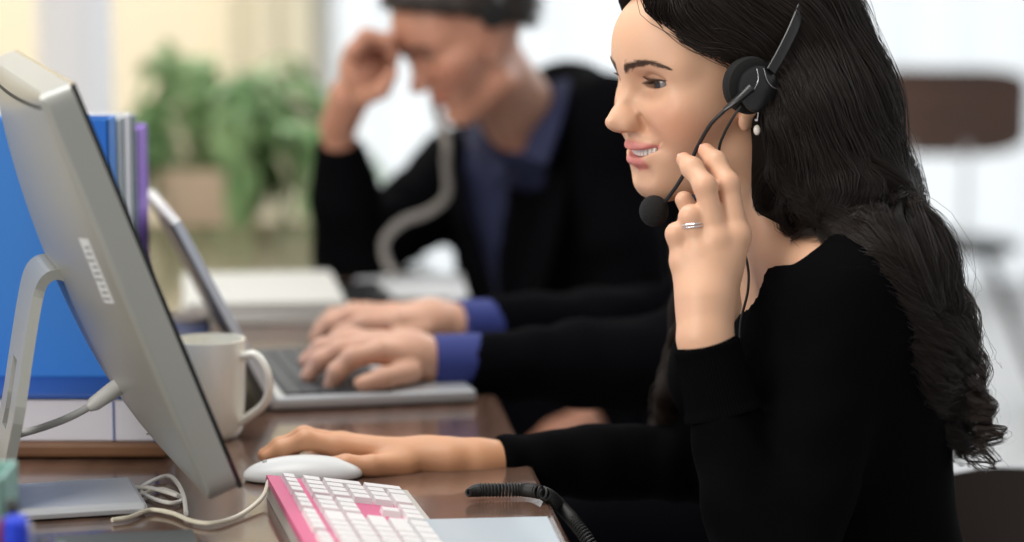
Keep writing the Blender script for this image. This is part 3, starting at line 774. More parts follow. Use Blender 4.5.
# ------------------------------------------------------------------ headset, earring, ring
def LH(F, L, U): return hO+hR @ np.array([F, L, U])
HS = thing('headset', 'black call-centre headset with foam microphone boom worn by the woman in front', 'headset', LH(-.012, .085, .004))
cc = LH(.020, .0985, .016); axL = hR[:, 1]
Mc = Matrix(((hR[0][0], hR[0][2], axL[0], cc[0]), (hR[1][0], hR[1][2], axL[1], cc[1]), (hR[2][0], hR[2][2], axL[2], cc[2]), (0, 0, 0, 1)))
b = MB(); b.lathe([(.0, -.012), (.022, -.012), (.0262, -.008), (.0270, -.002), (.0255, .003), (.021, .0045), (.0, .0045)], (0, 0, 0), 48, Mc); b.build('ear_cushion', M_FOAM, HS, True)
b = MB(); b.lathe([(.0, .003), (.0205, .003), (.0218, .006), (.0212, .0095), (.018, .0115), (.0, .0125)], (0, 0, 0), 48, Mc @ Matrix.Translation((-.003, -.003, 0))); cupo = b.build('ear_cup', M_BPLASTIC, HS, True)
b = MB()
for arc in ([(.0035, .019), (.0035, .008), (.010, -.002), (.0185, -.009)], [(-.004, .019), (-.006, .009), (-.012, .002), (-.0205, -.001)]):
    b.tube([tuple(Mc @ Vector((x-.003, y-.003, .0128-.0028*((math.hypot(x, y)/.021)**4)))) for x, y, _z in spline([(x, y, 0) for x, y in arc], 5)], .0005, 6)
b.build('silver_arc', mat('dull_silver', (.30, .30, .31), .35, .6), cupo, True)
# headband
bd = MB(); npt = 40; sec = [(-.5, -.5), (.5, -.5), (.5, .5), (-.5, .5)]; vs, fs = [], []
for i in range(npt+1):
    th = math.radians(7+166*i/npt); ww = .0145-.004*abs(math.cos(th))**3; tk = .0042
    w0 = np.array([-.62, 0, .785]); c = np.array([.020, 0, .012])+np.array([0, .1120*math.cos(th), 0])+w0*(.178*math.sin(th))
    rad = np.array([0, math.cos(th), 0])+w0*math.sin(th); acr = np.array([.785, 0, .62])
    for a in range(12):
        al = 2*math.pi*a/12; x = math.cos(al); y = math.sin(al)
        vs.append(LH(*(c+acr*np.sign(x)*abs(x)**.6*ww*.5+rad*np.sign(y)*abs(y)**.8*tk*.5)))
for i in range(npt):
    for a in range(12): fs.append((i*12+a, i*12+(a+1) % 12, (i+1)*12+(a+1) % 12, (i+1)*12+a))
bd.add(vs, fs); bd.build('headband', M_BPLASTIC, HS, True)
b = MB(); b.tube(spline([F_(750, 88, 2.388), F_(737, 100, 2.384), F_(724, 110, 2.384)], 6), [.0080-.0048*i/12 for i in range(13)], 12, flat=.6); b.build('boom_pivot', M_BPLASTIC, HS, True)
BOOM = [F_(726, 109, 2.386), F_(711, 124, 2.392), F_(699, 144, 2.400), F_(690, 163, 2.408), F_(678, 184, 2.418), F_(664, 203, 2.430)]
b = MB(); b.tube(spline(BOOM, 8), .0019, 10); b.build('microphone_boom', M_BPLASTIC, HS, True)
mc = F_(654, 211, 2.436)
def micf(p): return s_ell(p @ np.eye(3, dtype=np.float32)-np.array(mc, np.float32), (0, 0, 0), (.0140, .0140, .0150))
v, q = sdf_mesh(micf, np.array(mc)-.022, np.array(mc)+.022, .0014); link_mesh('microphone_foam', v, q, M_FOAM, HS, True)
b = MB(); b.tube(spline([F_(741, 106, 2.385), F_(734, 116, 2.386), F_(724, 134, 2.395), F_(719, 152, 2.405), F_(723, 185, 2.425), F_(736, 230, 2.43), F_(747, 262, 2.42), F_(748, 290, 2.41), F_(740, 330, 2.40), F_(742, 400, 2.385), F_(735, 480, 2.38), F_(700, 600, 2.40)], 8), .0013, 8); b.build('headset_cable', M_RUBBER, HS, True)
# far ear pad
cf_ = LH(.012, -.0990, .010); Mf = Matrix(((hR[0][0], hR[0][2], -axL[0], cf_[0]), (hR[1][0], hR[1][2], -axL[1], cf_[1]), (hR[2][0], hR[2][2], -axL[2], cf_[2]), (0, 0, 0, 1)))
b = MB(); b.lathe([(.0, -.012), (.022, -.012), (.0262, -.008), (.0270, -.002), (.0255, .006), (.018, .012), (.0, .0125)], (0, 0, 0), 32, Mf); b.build('ear_cushion', M_FOAM, HS, True)
ER = thing('earring', 'silver earring with a pearl drop hanging from the woman\'s ear', 'earring', F_(756, 112, 2.405))
M_PEARL = mat('pearl', (.80, .74, .66), .2, coat=.6)
b = MB(); b.tube(spline([F_(753, 106, 2.402), F_(757, 108, 2.399), F_(758, 114, 2.399), F_(757, 121, 2.400)], 5), .0007, 6); b.lathe([(0, 0), (.0022, .001), (.0022, .003), (0, .004)], F_(757, 122, 2.400), 12); b.build('hook', M_STEEL, ER, True)
pe = np.array(F_(757, 130, 2.400)); v, q = sdf_mesh(lambda p: s_ell(p, pe, (.0034, .0034, .0050)), pe-.009, pe+.009, .0009); link_mesh('pearl', v, q, M_PEARL, ER, True)
# ring on the ring finger
a_, b_ = np.array(RNG[0]), np.array(RNG[1]); t_ = (b_-a_)/np.linalg.norm(b_-a_); rc = a_*.22+b_*.78
u_ = np.cross(t_, [0, 1, 0]); u_ /= np.linalg.norm(u_); w_ = np.cross(t_, u_); RG = thing('ring', 'thin silver ring with small stones on the woman\'s raised hand', 'ring', rc)
b = MB()
for o_ in (-.0013, .0013): b.tube([rc+t_*(o_+.0009*math.sin(2*a))+.0118*(math.cos(a)*u_+math.sin(a)*w_) for a in np.linspace(0, 2*math.pi, 37)], .0008, 6)
b.build('band', M_STEEL, RG, True)
b = MB()
for a in np.linspace(3.6, 5.8, 7): b.lathe([(0, -.0010), (.0012, 0), (.0008, .0010), (0, .0012)], rc+.0124*(math.cos(a)*u_+math.sin(a)*w_), 8)
b.build('stone', mat('clear_stone', (.9, .9, .92), .05, .6), RG)
# ------------------------------------------------------------------ the men
SK2 = np.array([.52, .25, .165]); SK3 = np.array([.66, .37, .25])
M_SHIRT = mat('navy_shirt', (.018, .024, .075), .8, bump=(300, .3, .0008)); M_CUFF = mat('blue_cuff', (.022, .035, .19), .75)
M_MHAIR = mat('short_brown_hair', (.022, .014, .010), .6)
mfield = head_field(True)
def man(root, mO, mR, sk, chest_, tRm, pel, shs, arms, hands, neck, opening, extra=None):
    """shs two shoulders; arms [(elbow, wrist)...]; hands list of fields with points"""
    top = lerp(shs[0], shs[1], .5)
    def torso(p, g):
        ca = np.array(chest_); d = s_ell(trs(ca, tRm, p), (0, 0, 0), (.115+g, .175+g, .20+g))
        d = smin(d, s_cone(p, ca, pel, .125+g, .135+g), .10)
        d = smin(d, s_cone(p, shs[0], top, .060+g, .068+g), .06); d = smin(d, s_cone(p, shs[1], top, .060+g, .068+g), .06)
        return d
    def nkf(p, g=0.0): return s_cone(p, neck[0], neck[1], .056+g, .062+g)
    def hn(q):
        p = q @ np.array(mR.T, np.float32)+np.array(mO, np.float32); return smin(mfield(q), nkf(p), .025)
    v, q = sdf_mesh(hn, (-.115, -.095, -.17), (.13, .095, .14), .0026)
    ps = [(v @ mR.T+mO, q)]; cs = [head_cols(v, sk, sk*np.array([.9, .55, .55]), .8, True)]
    lowf = lambda p: smin(nkf(p), torso(p, -.006), .03)
    al = np.array(list(shs)+[pel, chest_]); v, q = sdf_mesh(lowf, al.min(0)-.26, al.max(0)+.2, .009); ps.append((v, q)); cs.append(skin_cols(v, sk))
    for (el, wr), hf, sh in zip(arms, hands, shs):
        af = lambda p: s_chain(p, [sh, el, wr], [.045, .040, .024]); al2 = np.array([sh, el, wr])
        v, q = sdf_mesh(af, al2.min(0)-.06, al2.max(0)+.06, .007); ps.append((v, q)); cs.append(skin_cols(v, sk))
        if hf is not None:
            f, pts = hf; v, q = hand_mesh(f, pts, .0032, .05); ps.append((v, q)); cs.append(skin_cols(v, sk))
    V_, Q_ = join_vf(ps); link_mesh('body', V_, Q_, M_SKIN, root, True, np.concatenate(cs))
    eyeballs(mO, mR, 1, root, look=(1, 0, -.35)); brows_lashes(mO, mR, root, M_MHAIR, True)
    # shirt
    def shirt(p):
        d = smin(torso(p, .004), nkf(p, .006), .02)
        d = smax(d, ((p-np.array(lerp(neck[0], neck[1], .55), np.float32)) @ ((np.array(neck[0])-np.array(neck[1]))/np.linalg.norm(np.array(neck[0])-np.array(neck[1]))).astype(np.float32)), .004)
        return smax(d, -s_cone(p, opening[0], opening[1], .032, .006), .004)
    v, q = sdf_mesh(shirt, al.min(0)-.26, al.max(0)+.22, .006); so = link_mesh('shirt', v, q, M_SHIRT, root, True)
    # jacket with open front and sleeves
    def jacket(p):
        d = torso(p, .018)
        d = smax(d, -s_cone(p, neck[0], neck[1], .072, .078), .006)
        t = trs(top, tRm, p); wdt = .062-np.clip(-t[:, 2]-.10, 0, .3)*.16
        d = smax(d, -np.maximum(np.abs(t[:, 1])-np.maximum(wdt, .012), .0-t[:, 0]), .006)
        if extra is not None: d = smin(d, extra(p), .06)
        for sh, (el, wr) in zip(shs, arms):
            a = s_chain(p, [sh, tuple(lerp(sh, el, .5)), el], [.074, .064, .056], .01)
            fa = s_chain(p, [el, tuple(lerp(el, wr, .45)), tuple(lerp(el, wr, .90))], [.056, .050, .036], .01)
            ax = ((np.array(wr)-np.array(el))/np.linalg.norm(np.array(wr)-np.array(el))).astype(np.float32)
            fa = smax(fa, (p-np.array(lerp(el, wr, .90), np.float32)) @ ax, .003)
            a = smin(a, fa, .02)+folds(p, sh, el, .004, 55, 2.)*.6+.003*noise_f(p, 34, 5.)
            d = smin(d, a, .03)
        return d+.0035*noise_f(p, 22, 2.)
    al3 = np.array(list(shs)+[pel, chest_]+[e for e, w_ in arms]+[w_ for e, w_ in arms])
    v, q = sdf_mesh(jacket, al3.min(0)-.2, al3.max(0)+.2, .0075); jk = link_mesh('jacket', v, q, M_SUIT, root, True)
    # short hair
    def mh(q):
        d = s_ell(q, (-.006, 0, .044), (.108, .083, .096)); d = smin(d, s_ell(q, (.048, 0, .085), (.062, .056, .040)), .02)
        pl = .80*(q[:, 0]-.020)-.60*(q[:, 2]-.004); pl2 = .57*(q[:, 0]-.048)-.82*(q[:, 2]-.069)
        d = smax(d, np.minimum(pl, pl2+.03), .008); d = smax(d, pl2, .006)
        d = smax(d, -q[:, 2]-.045, .01)
        return d+.0022*np.sin(q[:, 0]*260+5*np.sin(q[:, 1]*90))*np.sin(q[:, 1]*210)
    v, q = sdf_mesh(mh, (-.13, -.10, -.06), (.13, .10, .16), .0028); ho = link_mesh('hair', v @ mR.T+mO, q, M_MHAIR, root, True)
    rg = np.random.default_rng(8); sel = v[rg.choice(len(v), 2600, replace=False)]; sel = sel[sel[:, 2] > -.03]
    n_ = sel-np.array([0, 0, .03]); n_ /= np.linalg.norm(n_, axis=1)[:, None]; fl_ = np.array([-.5, .25, -.45])+rg.normal(0, .18, (len(sel), 3)); fl_[:, 1] *= np.sign(sel[:, 1]+.01); fl_ += np.where((sel[:, 0] > .03)[:, None], np.array([.55, .2, .35]), 0)
    s_ = np.linspace(0, 1, 6)[None, :, None]; ln_ = rg.uniform(.014, .030, len(sel))[:, None, None]
    pth = sel[:, None]-n_[:, None]*.003+(n_[:, None]*.42*s_+fl_[:, None]*s_*1.0-n_[:, None]*.30*s_**2)*ln_
    V2, Q2 = strands_mesh(pth, np.broadcast_to(.0011*(1-.8*np.linspace(0, 1, 6))[None], pth.shape[:2]).copy()); link_mesh('hair_strands', V2 @ mR.T+mO, Q2, M_MHAIR, ho, True)
    return so, jk
def cuff(parent, a, b, r0, r1, m):
    b_ = MB(); a, b = np.array(a), np.array(b); pts = [a, a+(b-a)*.02, b]; b_.tube(pts, [r0*.9, r0, r1], 28); b_.build('shirt_cuff', m, parent, True)

# man resting his forehead on his hand
mO = P(472, 38, 3.74); mR = frame_from(24, 28)
M2 = thing('person', 'man in black suit and navy shirt resting his forehead on his raised hand', 'person', (mO[0]+.3, mO[1], 0))
t2 = frame_from(35, 12)
sh2 = [F_(604, 128, 3.86), F_(462, 176, 4.15)]; el2 = [F_(640, 345, 3.80), F_(352, 256, 3.90)]; wr2 = [F_(585, 424, 3.72), F_(338, 128, 3.82)]
def fist2(p):
    d = s_cone(p, wr2[1], F_(350, 96, 3.78), .027, .030)
    d = smin(d, s_ell(p, F_(364, 70, 3.72), (.036, .032, .046)), .02)
    for px, dd in ((0, 3.66), (4, 3.685), (7, 3.71), (9, 3.735)):
        d = smin(d, finger(p, [F_(352+px, 52+px, dd), F_(366+px, 36+px*.5, dd-.004), F_(388+px*.4, 40+px, dd+.002), F_(394-px*.2, 56+px*1.2, dd+.008)], [.0125, .0110, .0100, .0085]), .004)
    return smin(d, finger(p, [F_(364, 98, 3.70), F_(382, 90, 3.66), F_(392, 74, 3.655)], [.0135, .0115, .0095]), .006)
def rest2(p):
    a = np.array(wr2[0]); d_ = np.array([-.80, -.45, -.35]); d_ /= np.linalg.norm(d_); s_ = np.array([.45, -.85, .1]); s_ -= d_*s_.dot(d_); s_ /= np.linalg.norm(s_); n_ = np.cross(d_, s_)
    d = s_cone(p, a, a+d_*.05, .026, .030)
    for k in range(4):
        b0 = a+d_*.095+s_*(.030-.020*k); d = smin(d, s_cone(p, a+d_*.04+s_*(.015-.010*k), b0, .018, .0125), .012)
        d = smin(d, finger(p, [b0, b0+d_*.04-n_*.004, b0+d_*.062-n_*.018, b0+d_*.068-n_*.034], [.0118, .0105, .0095, .008]), .004)
    return smin(d, finger(p, [a+d_*.045+s_*.024, a+d_*.08+s_*.050-n_*.01, a+d_*.105+s_*.052-n_*.02], [.014, .0115, .0095]), .006)
jk2 = man(M2, mO, mR, SK2, F_(566, 262, 4.02), t2, F_(712, 380, 4.10), sh2, list(zip(el2, wr2)),
    [(rest2, [wr2[0], F_(525, 449, 3.62)]), (fist2, [F_(340, 130, 3.82), F_(400, 30, 3.64), F_(350, 40, 3.76)])], [F_(494, 76, 3.77), F_(545, 150, 3.93)], [F_(520, 118, 3.80), F_(522, 200, 3.80)],
    lambda p: smin(s_cone(p, F_(622, 175, 4.05), F_(690, 330, 4.08), .13, .15), s_cone(p, F_(572, 108, 3.96), F_(650, 165, 4.05), .070, .12), .05))
# collar and lapels
def ribbon(name, pts, w0, w1, nrm, m, parent, th=.004):
    b = MB(); pts = [np.array(p) for p in spline(pts, 6)]; n = len(pts); vs, fs = [], []; nrm = np.array(nrm, float)
    for i in range(n):
        t = pts[min(i+1, n-1)]-pts[max(i-1, 0)]; t /= np.linalg.norm(t); s_ = np.cross(t, nrm); s_ /= np.linalg.norm(s_); n2 = np.cross(s_, t); w_ = w0+(w1-w0)*i/(n-1)
        vs += [pts[i]+s_*w_+n2*th, pts[i]-s_*w_+n2*th, pts[i]-s_*w_-n2*th, pts[i]+s_*w_-n2*th]
    for i in range(n-1):
        for k in range(4): fs.append((i*4+k, i*4+(k+1) % 4, i*4+4+(k+1) % 4, i*4+4+k))
    fs += [(3, 2, 1, 0), tuple((n-1)*4+k for k in range(4))]; b.add(vs, fs); return b.build(name, m, parent)
ribbon('collar', [F_(560, 82, 3.84), F_(550, 120, 3.79), F_(534, 160, 3.78)], .016, .022, (-.5, -.8, .2), M_SHIRT, jk2[0])
ribbon('collar', [F_(470, 128, 3.92), F_(480, 148, 3.86), F_(500, 178, 3.82)], .012, .020, (-.5, -.8, .2), M_SHIRT, jk2[0])
ribbon('lapel', [F_(566, 92, 3.92), F_(560, 160, 3.83), F_(545, 240, 3.79), F_(520, 318, 3.80)], .016, .024, (-.5, -.8, .2), M_SUIT, jk2[1])
ribbon('lapel', [F_(452, 150, 4.02), F_(462, 215, 3.93), F_(486, 300, 3.87)], .010, .016, (-.5, -.8, .2), M_SUIT, jk2[1])
legs(M2, F_(712, 380, 4.10), frame_from(15), .42, .095, .088)
# his headset with thick pale cable
H2 = thing('headset', 'grey headset with a thick pale cable on the man resting his head', 'headset', mO)
M_GREYP = mat('grey_plastic', (.16, .16, .165), .4); M_PALEC = mat('pale_cable', (.28, .26, .24), .6)
def L2(F, L, U): return mO+mR @ np.array([F, L, U])
b = MB(); b.tube([L2(-.02-.05*math.sin(t), .094*math.cos(t), .034+.100*math.sin(t)) for t in np.linspace(0, math.pi, 26)], .0055, 8, flat=.6); b.build('headband', M_GREYP, H2, True)
for s_ in (1, -1):
    b = MB(); b.lathe([(0, -.008), (.018, -.008), (.021, -.002), (.019, .006), (.0, .008)], (0, 0, 0), 24, Matrix([[*mR[i][[0]], mR[i][2], s_*mR[i][1], L2(-.012, .092*s_, .036)[i]] for i in range(3)]+[[0, 0, 0, 1]])); b.build('ear_cushion', M_FOAM, H2, True)
b = MB(); b.tube(spline([L2(-.01, -.090, .02), L2(.06, -.085, -.06), F_(446, 140, 3.74), F_(446, 165, 3.76), F_(447, 194, 3.79), F_(430, 211, 3.83), F_(402, 222, 3.83), F_(385, 240, 3.83), F_(386, 260, 3.83), F_(396, 276, 3.82)], 8), .0066, 10); b.build('cable', M_PALEC, H2, True)

# colleague typing, hidden behind the woman
nO = P(775, 72, 3.24); nR = frame_from(8, 12)
M3 = thing('person', 'colleague in black jacket with blue cuffs typing on the laptop', 'person', (nO[0]+.12, nO[1], 0))
sh3 = [F_(778, 222, 3.06), F_(752, 205, 3.42)]; el3 = [F_(690, 362, 2.99), F_(700, 330, 3.32)]; wr3 = [F_(438, 362, 2.925), F_(462, 325, 3.155)]
def typing(w_, K, T, r=.0115):
    def f(p):
        d = s_cone(p, w_, lerp(w_, K[1], .45), .0265, .026)
        for k_ in K: d = smin(d, s_cone(p, lerp(w_, k_, .45), k_, .020, r+.002), .016)
        for ch in T: d = smin(d, finger(p, ch, [r+.001, r, r-.001, r-.0025][:len(ch)] if len(ch) == 4 else [r+.002, r, r-.002]), .005)
        return d
    return f, [w_]+list(K)+[q for ch in T for q in ch]
KA = [F_(378, 352, 2.875), F_(376, 345, 2.905), F_(378, 342, 2.935), F_(386, 343, 2.96)]
TA = [[KA[0], F_(352, 358, 2.865), F_(337, 372, 2.862), F_(331, 385, 2.862)], [KA[1], F_(340, 350, 2.900), F_(320, 360, 2.898), F_(308, 376, 2.897)],
      [KA[2], F_(342, 342, 2.938), F_(322, 348, 2.94), F_(306, 361, 2.94)], [KA[3], F_(352, 338, 2.972), F_(336, 342, 2.98), F_(324, 352, 2.98)],
      [F_(410, 372, 2.88), F_(384, 378, 2.85), F_(362, 384, 2.845)]]
KB = [F_(396, 322, 3.10), F_(392, 316, 3.13), F_(392, 313, 3.16), F_(398, 314, 3.185)]
TB = [[KB[0], F_(362, 324, 3.09), F_(342, 334, 3.09), F_(330, 346, 3.09)], [KB[1], F_(352, 316, 3.13), F_(330, 324, 3.13), F_(316, 338, 3.13)],
      [KB[2], F_(354, 312, 3.165), F_(334, 317, 3.17), F_(320, 328, 3.17)], [KB[3], F_(366, 312, 3.195), F_(352, 315, 3.20), F_(342, 322, 3.20)],
      [F_(424, 330, 3.11), F_(400, 338, 3.085), F_(380, 344, 3.075)]]
jk3 = man(M3, nO, nR, SK3, F_(800, 320, 3.24), frame_from(8), F_(830, 500, 3.26), sh3, list(zip(el3, wr3)), [typing(wr3[0], KA, TA), typing(wr3[1], KB, TB)],
    [F_(782, 118, 3.245), F_(800, 190, 3.245)], [F_(740, 150, 3.22), F_(740, 230, 3.2)])
for el, wr in zip(el3, wr3): cuff(jk3[0], lerp(wr, el, -.02), lerp(wr, el, .16), .0315, .0335, M_CUFF)
legs(M3, F_(830, 500, 3.26), frame_from(6), .42, .095, .088)
# ------------------------------------------------------------------ monitor
M_ALU = mat('brushed_aluminium', (.36, .365, .345), .40, .5, bump=(900, .08, .0003)); M_BLACKG = mat('black_glass', (.006, .008, .008), .08)
M_SLOT = mat('dark_slot', (.02, .02, .02), .7); M_WPL = mat('white_plastic', (.72, .72, .70), .35); M_CREAM = mat('cream_ceramic', (.90, .87, .76), .18, coat=.4)
am = math.radians(15.8); th = math.radians(21.2)
mw = np.array([-math.sin(am), math.cos(am), 0]); nh = np.array([math.cos(am), math.sin(am), 0]); mt = math.cos(th)*np.array([0, 0, 1.])-math.sin(th)*nh; mn = math.cos(th)*nh+math.sin(th)*np.array([0, 0, 1.])
MW, ML, RIM, BUL = .540, .380, .030, .034
mB = P(243, 489, 2.20)
MO_ = thing('monitor', 'silver aluminium computer monitor seen from its back at the left', 'monitor', (*(mB+mw*.265)[:2], .75))
def mpt(u, v, s): return mB+mw*u+mt*v-mn*s      # s = distance behind the screen face
NU, NV = 44, 34; vs, fs = [], []
def rc_(x, L, r=.012): return min(x, L-x)
def bul(u, v):
    a = max(0, 1-(2*u/MW-1)**2)**.75; b_ = max(0, 1-(2*v/ML-1)**2)**.62; return BUL*a*b_
us = [MW*(.5-.5*math.cos(math.pi*i/NU)) for i in range(NU+1)]; vv_ = [ML*(.5-.5*math.cos(math.pi*j/NV)) for j in range(NV+1)]
def inset(u, v, R=.014):     # rounded corner outline
    du, dv = max(0, R-min(u, MW-u)), max(0, R-min(v, ML-v))
    if du > 0 and dv > 0:
        l = math.hypot(du, dv)
        if l > R:
            f = R/l; u = u+(du-du*f)*(1 if u < MW/2 else -1); v = v+(dv-dv*f)*(1 if v < ML/2 else -1)
    return u, v
edge = .0035
for i in range(NU+1):
    for j in range(NV+1):
        u, v = inset(us[i], vv_[j]); e = min(u, MW-u, v, ML-v); sb = RIM+bul(u, v)-edge*max(0, 1-e/edge)**2
        vs.append(mpt(u, v, sb))
for i in range(NU):
    for j in range(NV): a = i*(NV+1)+j; fs.append((a, a+1, a+NV+2, a+NV+1))
per = [i*(NV+1) for i in range(NU+1)]+[NU*(NV+1)+j for j in range(1, NV+1)]+[i*(NV+1)+NV for i in range(NU-1, -1, -1)]+[j for j in range(NV-1, 0, -1)]
k0 = len(vs)
for q in per:
    i, j = divmod(q, NV+1); u, v = inset(us[i], vv_[j]); vs.append(mpt(u, v, .003))
n_ = len(per)
for a in range(n_): fs.append((per[(a+1) % n_], per[a], k0+a, k0+(a+1) % n_))
fs.append(tuple(range(k0, k0+n_)))
b = MB(); b.add(vs, fs); hs = b.build('housing', M_ALU, MO_, True)
def obox(u0, u1, v0, v1, s0, s1):
    c = [mpt(u, v, s) for u in (u0, u1) for v in (v0, v1) for s in (s0, s1)]; return c, [(0,1,3,2),(4,6,7,5),(0,4,5,1),(2,3,7,6),(0,2,6,4),(1,5,7,3)]
b = MB(); b.add(*obox(.0015, MW-.0015, .0015, ML-.0015, -.0012, .0032)); b.build('glass_front', M_BLACKG, MO_)
M_SCR = mat('lit_screen', (.2, .3, .5), .2); M_SCR.node_tree.nodes['Principled BSDF'].inputs['Emission Color'].default_value = (.45, .6, .9, 1); M_SCR.node_tree.nodes['Principled BSDF'].inputs['Emission Strength'].default_value = .5
b = MB(); b.add(*obox(.025, MW-.025, .075, ML-.025, -.0016, -.0010)); b.build('screen', M_SCR, MO_)
def back_strip(u0, u1, v0, v1, h, n=24):
    vs, fs = [], []
    for i in range(n+1):
        u = u0+(u1-u0)*i/n
        for v, hh in ((v0, -.001), (v0, h), (v1, h), (v1, -.001)): vs.append(mpt(u, v, RIM+bul(u, v)+hh))
    for i in range(n):
        for k in range(3): fs.append((i*4+k, i*4+k+1, i*4+k+5, i*4+k+4))
    fs += [(0, 1, 2, 3), (n*4, n*4+3, n*4+2, n*4+1)]
    return vs, fs
b = MB(); b.add(*back_strip(.016, MW-.03, ML-.0135, ML-.0105, .0003)); b.build('vent_slot', M_SLOT, MO_)
b = MB(); b.add(*back_strip(.022, .046, .190, .250, .0004, 4)); lb = b.build('sticker', mat('sticker_grey', (.62, .64, .66), .5), MO_)
b = MB()
for k in range(9): b.add(*back_strip(.026, .042-.003*(k % 3), .193+k*.0060, .1952+k*.0060, .0009, 3))
b.build('printed_lines', mat('sticker_print', (.25, .26, .27), .6), lb)
b = MB(); c_ = mpt(.20, .030, RIM+bul(.20, .030)); b.lathe([(0, 0), (.003, 0), (.003, .001), (0, .0012)], c_, 14); b.build('screw', M_ALU, MO_)
# stand: bent plate with a cable hole, and foot
def sp(h, z, w_): w_ = w_+.06*max(0, min(1, (z-.85)/.10)); c = np.array([*(SC+nh*h)[:2], z])+mw*w_; return c
hinge = mpt(MW/2, ML*.50, RIM+BUL-.004); SC = np.array([hinge[0], hinge[1], 0])-mw*.075; hz = hinge[2]
W2 = .058; prof = [(.006, hz+.004), (-.008, hz+.010), (-.020, hz+.006), (-.028, hz-.010), (-.040, hz-.055), (-.054, hz-.115), (-.064, hz-.165), (-.066, .7565)]
prof = [tuple(x[:2]) for x in spline([(a, c, 0) for a, c in prof], 4)]
def plate(b, segs, w0, w1, th_=.0095):
    vs, fs = [], []; n = len(segs)
    for i, (h, z) in enumerate(segs):
        a = np.array(segs[min(i+1, n-1)])-np.array(segs[max(i-1, 0)]); a = a/np.linalg.norm(a); nx, nz_ = a[1], -a[0]
        for sg in (-.5, .5):
            for w_ in (w0, w1): vs.append(sp(h+nx*th_*sg, z+nz_*th_*sg, w_))
    for i in range(n-1):
        k = i*4
        for a, c in ((0, 1), (1, 3), (3, 2), (2, 0)): fs.append((k+a, k+c, k+4+c, k+4+a))
    fs += [(0, 2, 3, 1), ((n-1)*4, (n-1)*4+1, (n-1)*4+3, (n-1)*4+2)]; b.add(vs, fs)
b = MB(); z_hole = (.862-.022, .862+.022); seg_hi = [p for p in prof if p[1] >= z_hole[1]]; seg_mid = [p for p in prof if z_hole[0] <= p[1] < z_hole[1]]; seg_lo = [p for p in prof if p[1] < z_hole[0]]
seg_mid = [seg_hi[-1]]+seg_mid+[seg_lo[0]]
plate(b, seg_hi, -W2, W2); plate(b, seg_mid, -W2, -.018); plate(b, seg_mid, .018, W2); plate(b, seg_lo, -W2, W2)
b.build('stand_arm', M_ALU, MO_)
b = MB(); fc = sp(-.005, .7565, 0); b.box(tuple(fc), (.132, W2*2, .011), .005, Matrix.Rotation(am, 4, 'Z')); b.build('stand_foot', mat('pale_metal', (.60, .63, .68), .4, .2), MO_)
# power cable from the back of the monitor into the stand
PC = thing('power_cable', 'thick grey cable plugged into the back of the silver monitor', 'cable', F_(60, 425, 2.33))
pl = [F_(121, 385, 2.36), F_(108, 394, 2.35), F_(92, 405, 2.345), F_(70, 417, 2.34), F_(44, 427, 2.34), F_(20, 434, 2.345), F_(-4, 441, 2.36), F_(-24, 470, 2.40), F_(-40, 505, 2.42)]
b = MB(); b.tube(spline(pl, 6), .0036, 10); b.build('cord', mat('grey_cord', (.40, .40, .40), .5), PC, True)
b = MB(); b.tube([F_(121, 385, 2.36), F_(112, 391, 2.353), F_(94, 404, 2.345), F_(88, 408, 2.343)], [.0085, .0082, .0070, .0042], 14); b.build('plug', mat('grey_plug', (.50, .50, .49), .45), PC, True)

# ------------------------------------------------------------------ keyboard
ak = math.radians(12.); kl = np.array([math.sin(ak), -math.cos(ak), 0]); kr = np.array([math.cos(ak), math.sin(ak), 0])
kA = D(266, 474, .772); KW, KL = .134, .445
KB_ = thing('keyboard', 'pink computer keyboard with white keys beside the mouse', 'keyboard', (*(kA+kl*KL/2+kr*KW/2)[:2], .75))
tl = .022/KW   # falls towards the user
def kp(s, r_, h): return np.array([*(kA+kl*s+kr*r_)[:2], .772-r_*tl+h])
def kbox(b, s0, s1, r0, r1, h0, h1, ins=0.0, bottom=None):
    c = []
    for s in (s0, s1):
        for r_ in (r0, r1):
            for h in (h0, h1):
                i_ = ins if h == h1 else 0; ss = s+(i_ if s == s0 else -i_); rr = r_+(i_ if r_ == r0 else -i_)
                p = kp(ss, rr, h)
                if bottom is not None and h == h0: p[2] = bottom
                c.append(p)
    b.add(c, [(0,1,3,2),(4,6,7,5),(0,4,5,1),(2,3,7,6),(0,2,6,4),(1,5,7,3)])
M_PINK = mat('pink_plastic', (.62, .105, .235), .4); M_KEY = mat('white_key', (.74, .72, .71), .4); M_KBASE = mat('pale_base', (.50, .48, .44), .35)
b = MB(); kbox(b, 0, KL, 0, KW, 0, -.006, .001, .7505); b.build('case', M_KBASE, KB_)
b = MB(); kbox(b, -.0005, KL+.0005, -.0005, KW+.0005, -.006, -.0005, .0008); b.build('top_plate', M_PINK, KB_)
keys = []; U = .019; R0 = .0315
def key(s, r_, w_, d_): keys.append((s, r_, w_, d_))
def rowr(i): return R0+i*.0192
for i in range(5):     # keypad (far end); s runs towards the camera
    for c in range(4):
        if (i, c) in ((2, 0), (4, 0)): continue
        dd = U*2 if (i in (1, 3) and c == 0) else U; ww = U
        if i == 4 and c == 3: continue
        if i == 4 and c == 2: ww = U*2
        key(.007+c*U, rowr(i), ww, dd)
for i in (0, 1):
    for c in range(3): key(.090+c*U, rowr(i), U, U)
for c in range(3): key(.090+c*U, rowr(4), U, U)
key(.090+U, rowr(3), U, U)
S0 = .153
rows = [[2]+[1]*13, [1.5]+[1]*12+[1.5], [2.25]+[1]*11+[1.75], [2.75]+[1]*10+[2.25], [1.25, 1.25, 1.25, 1.25, 6.25, 1.25, 1.25, 1.25]]
for i, rw in enumerate(rows):
    s = S0
    for w_ in rw: key(s, rowr(i), w_*U, U); s += w_*U
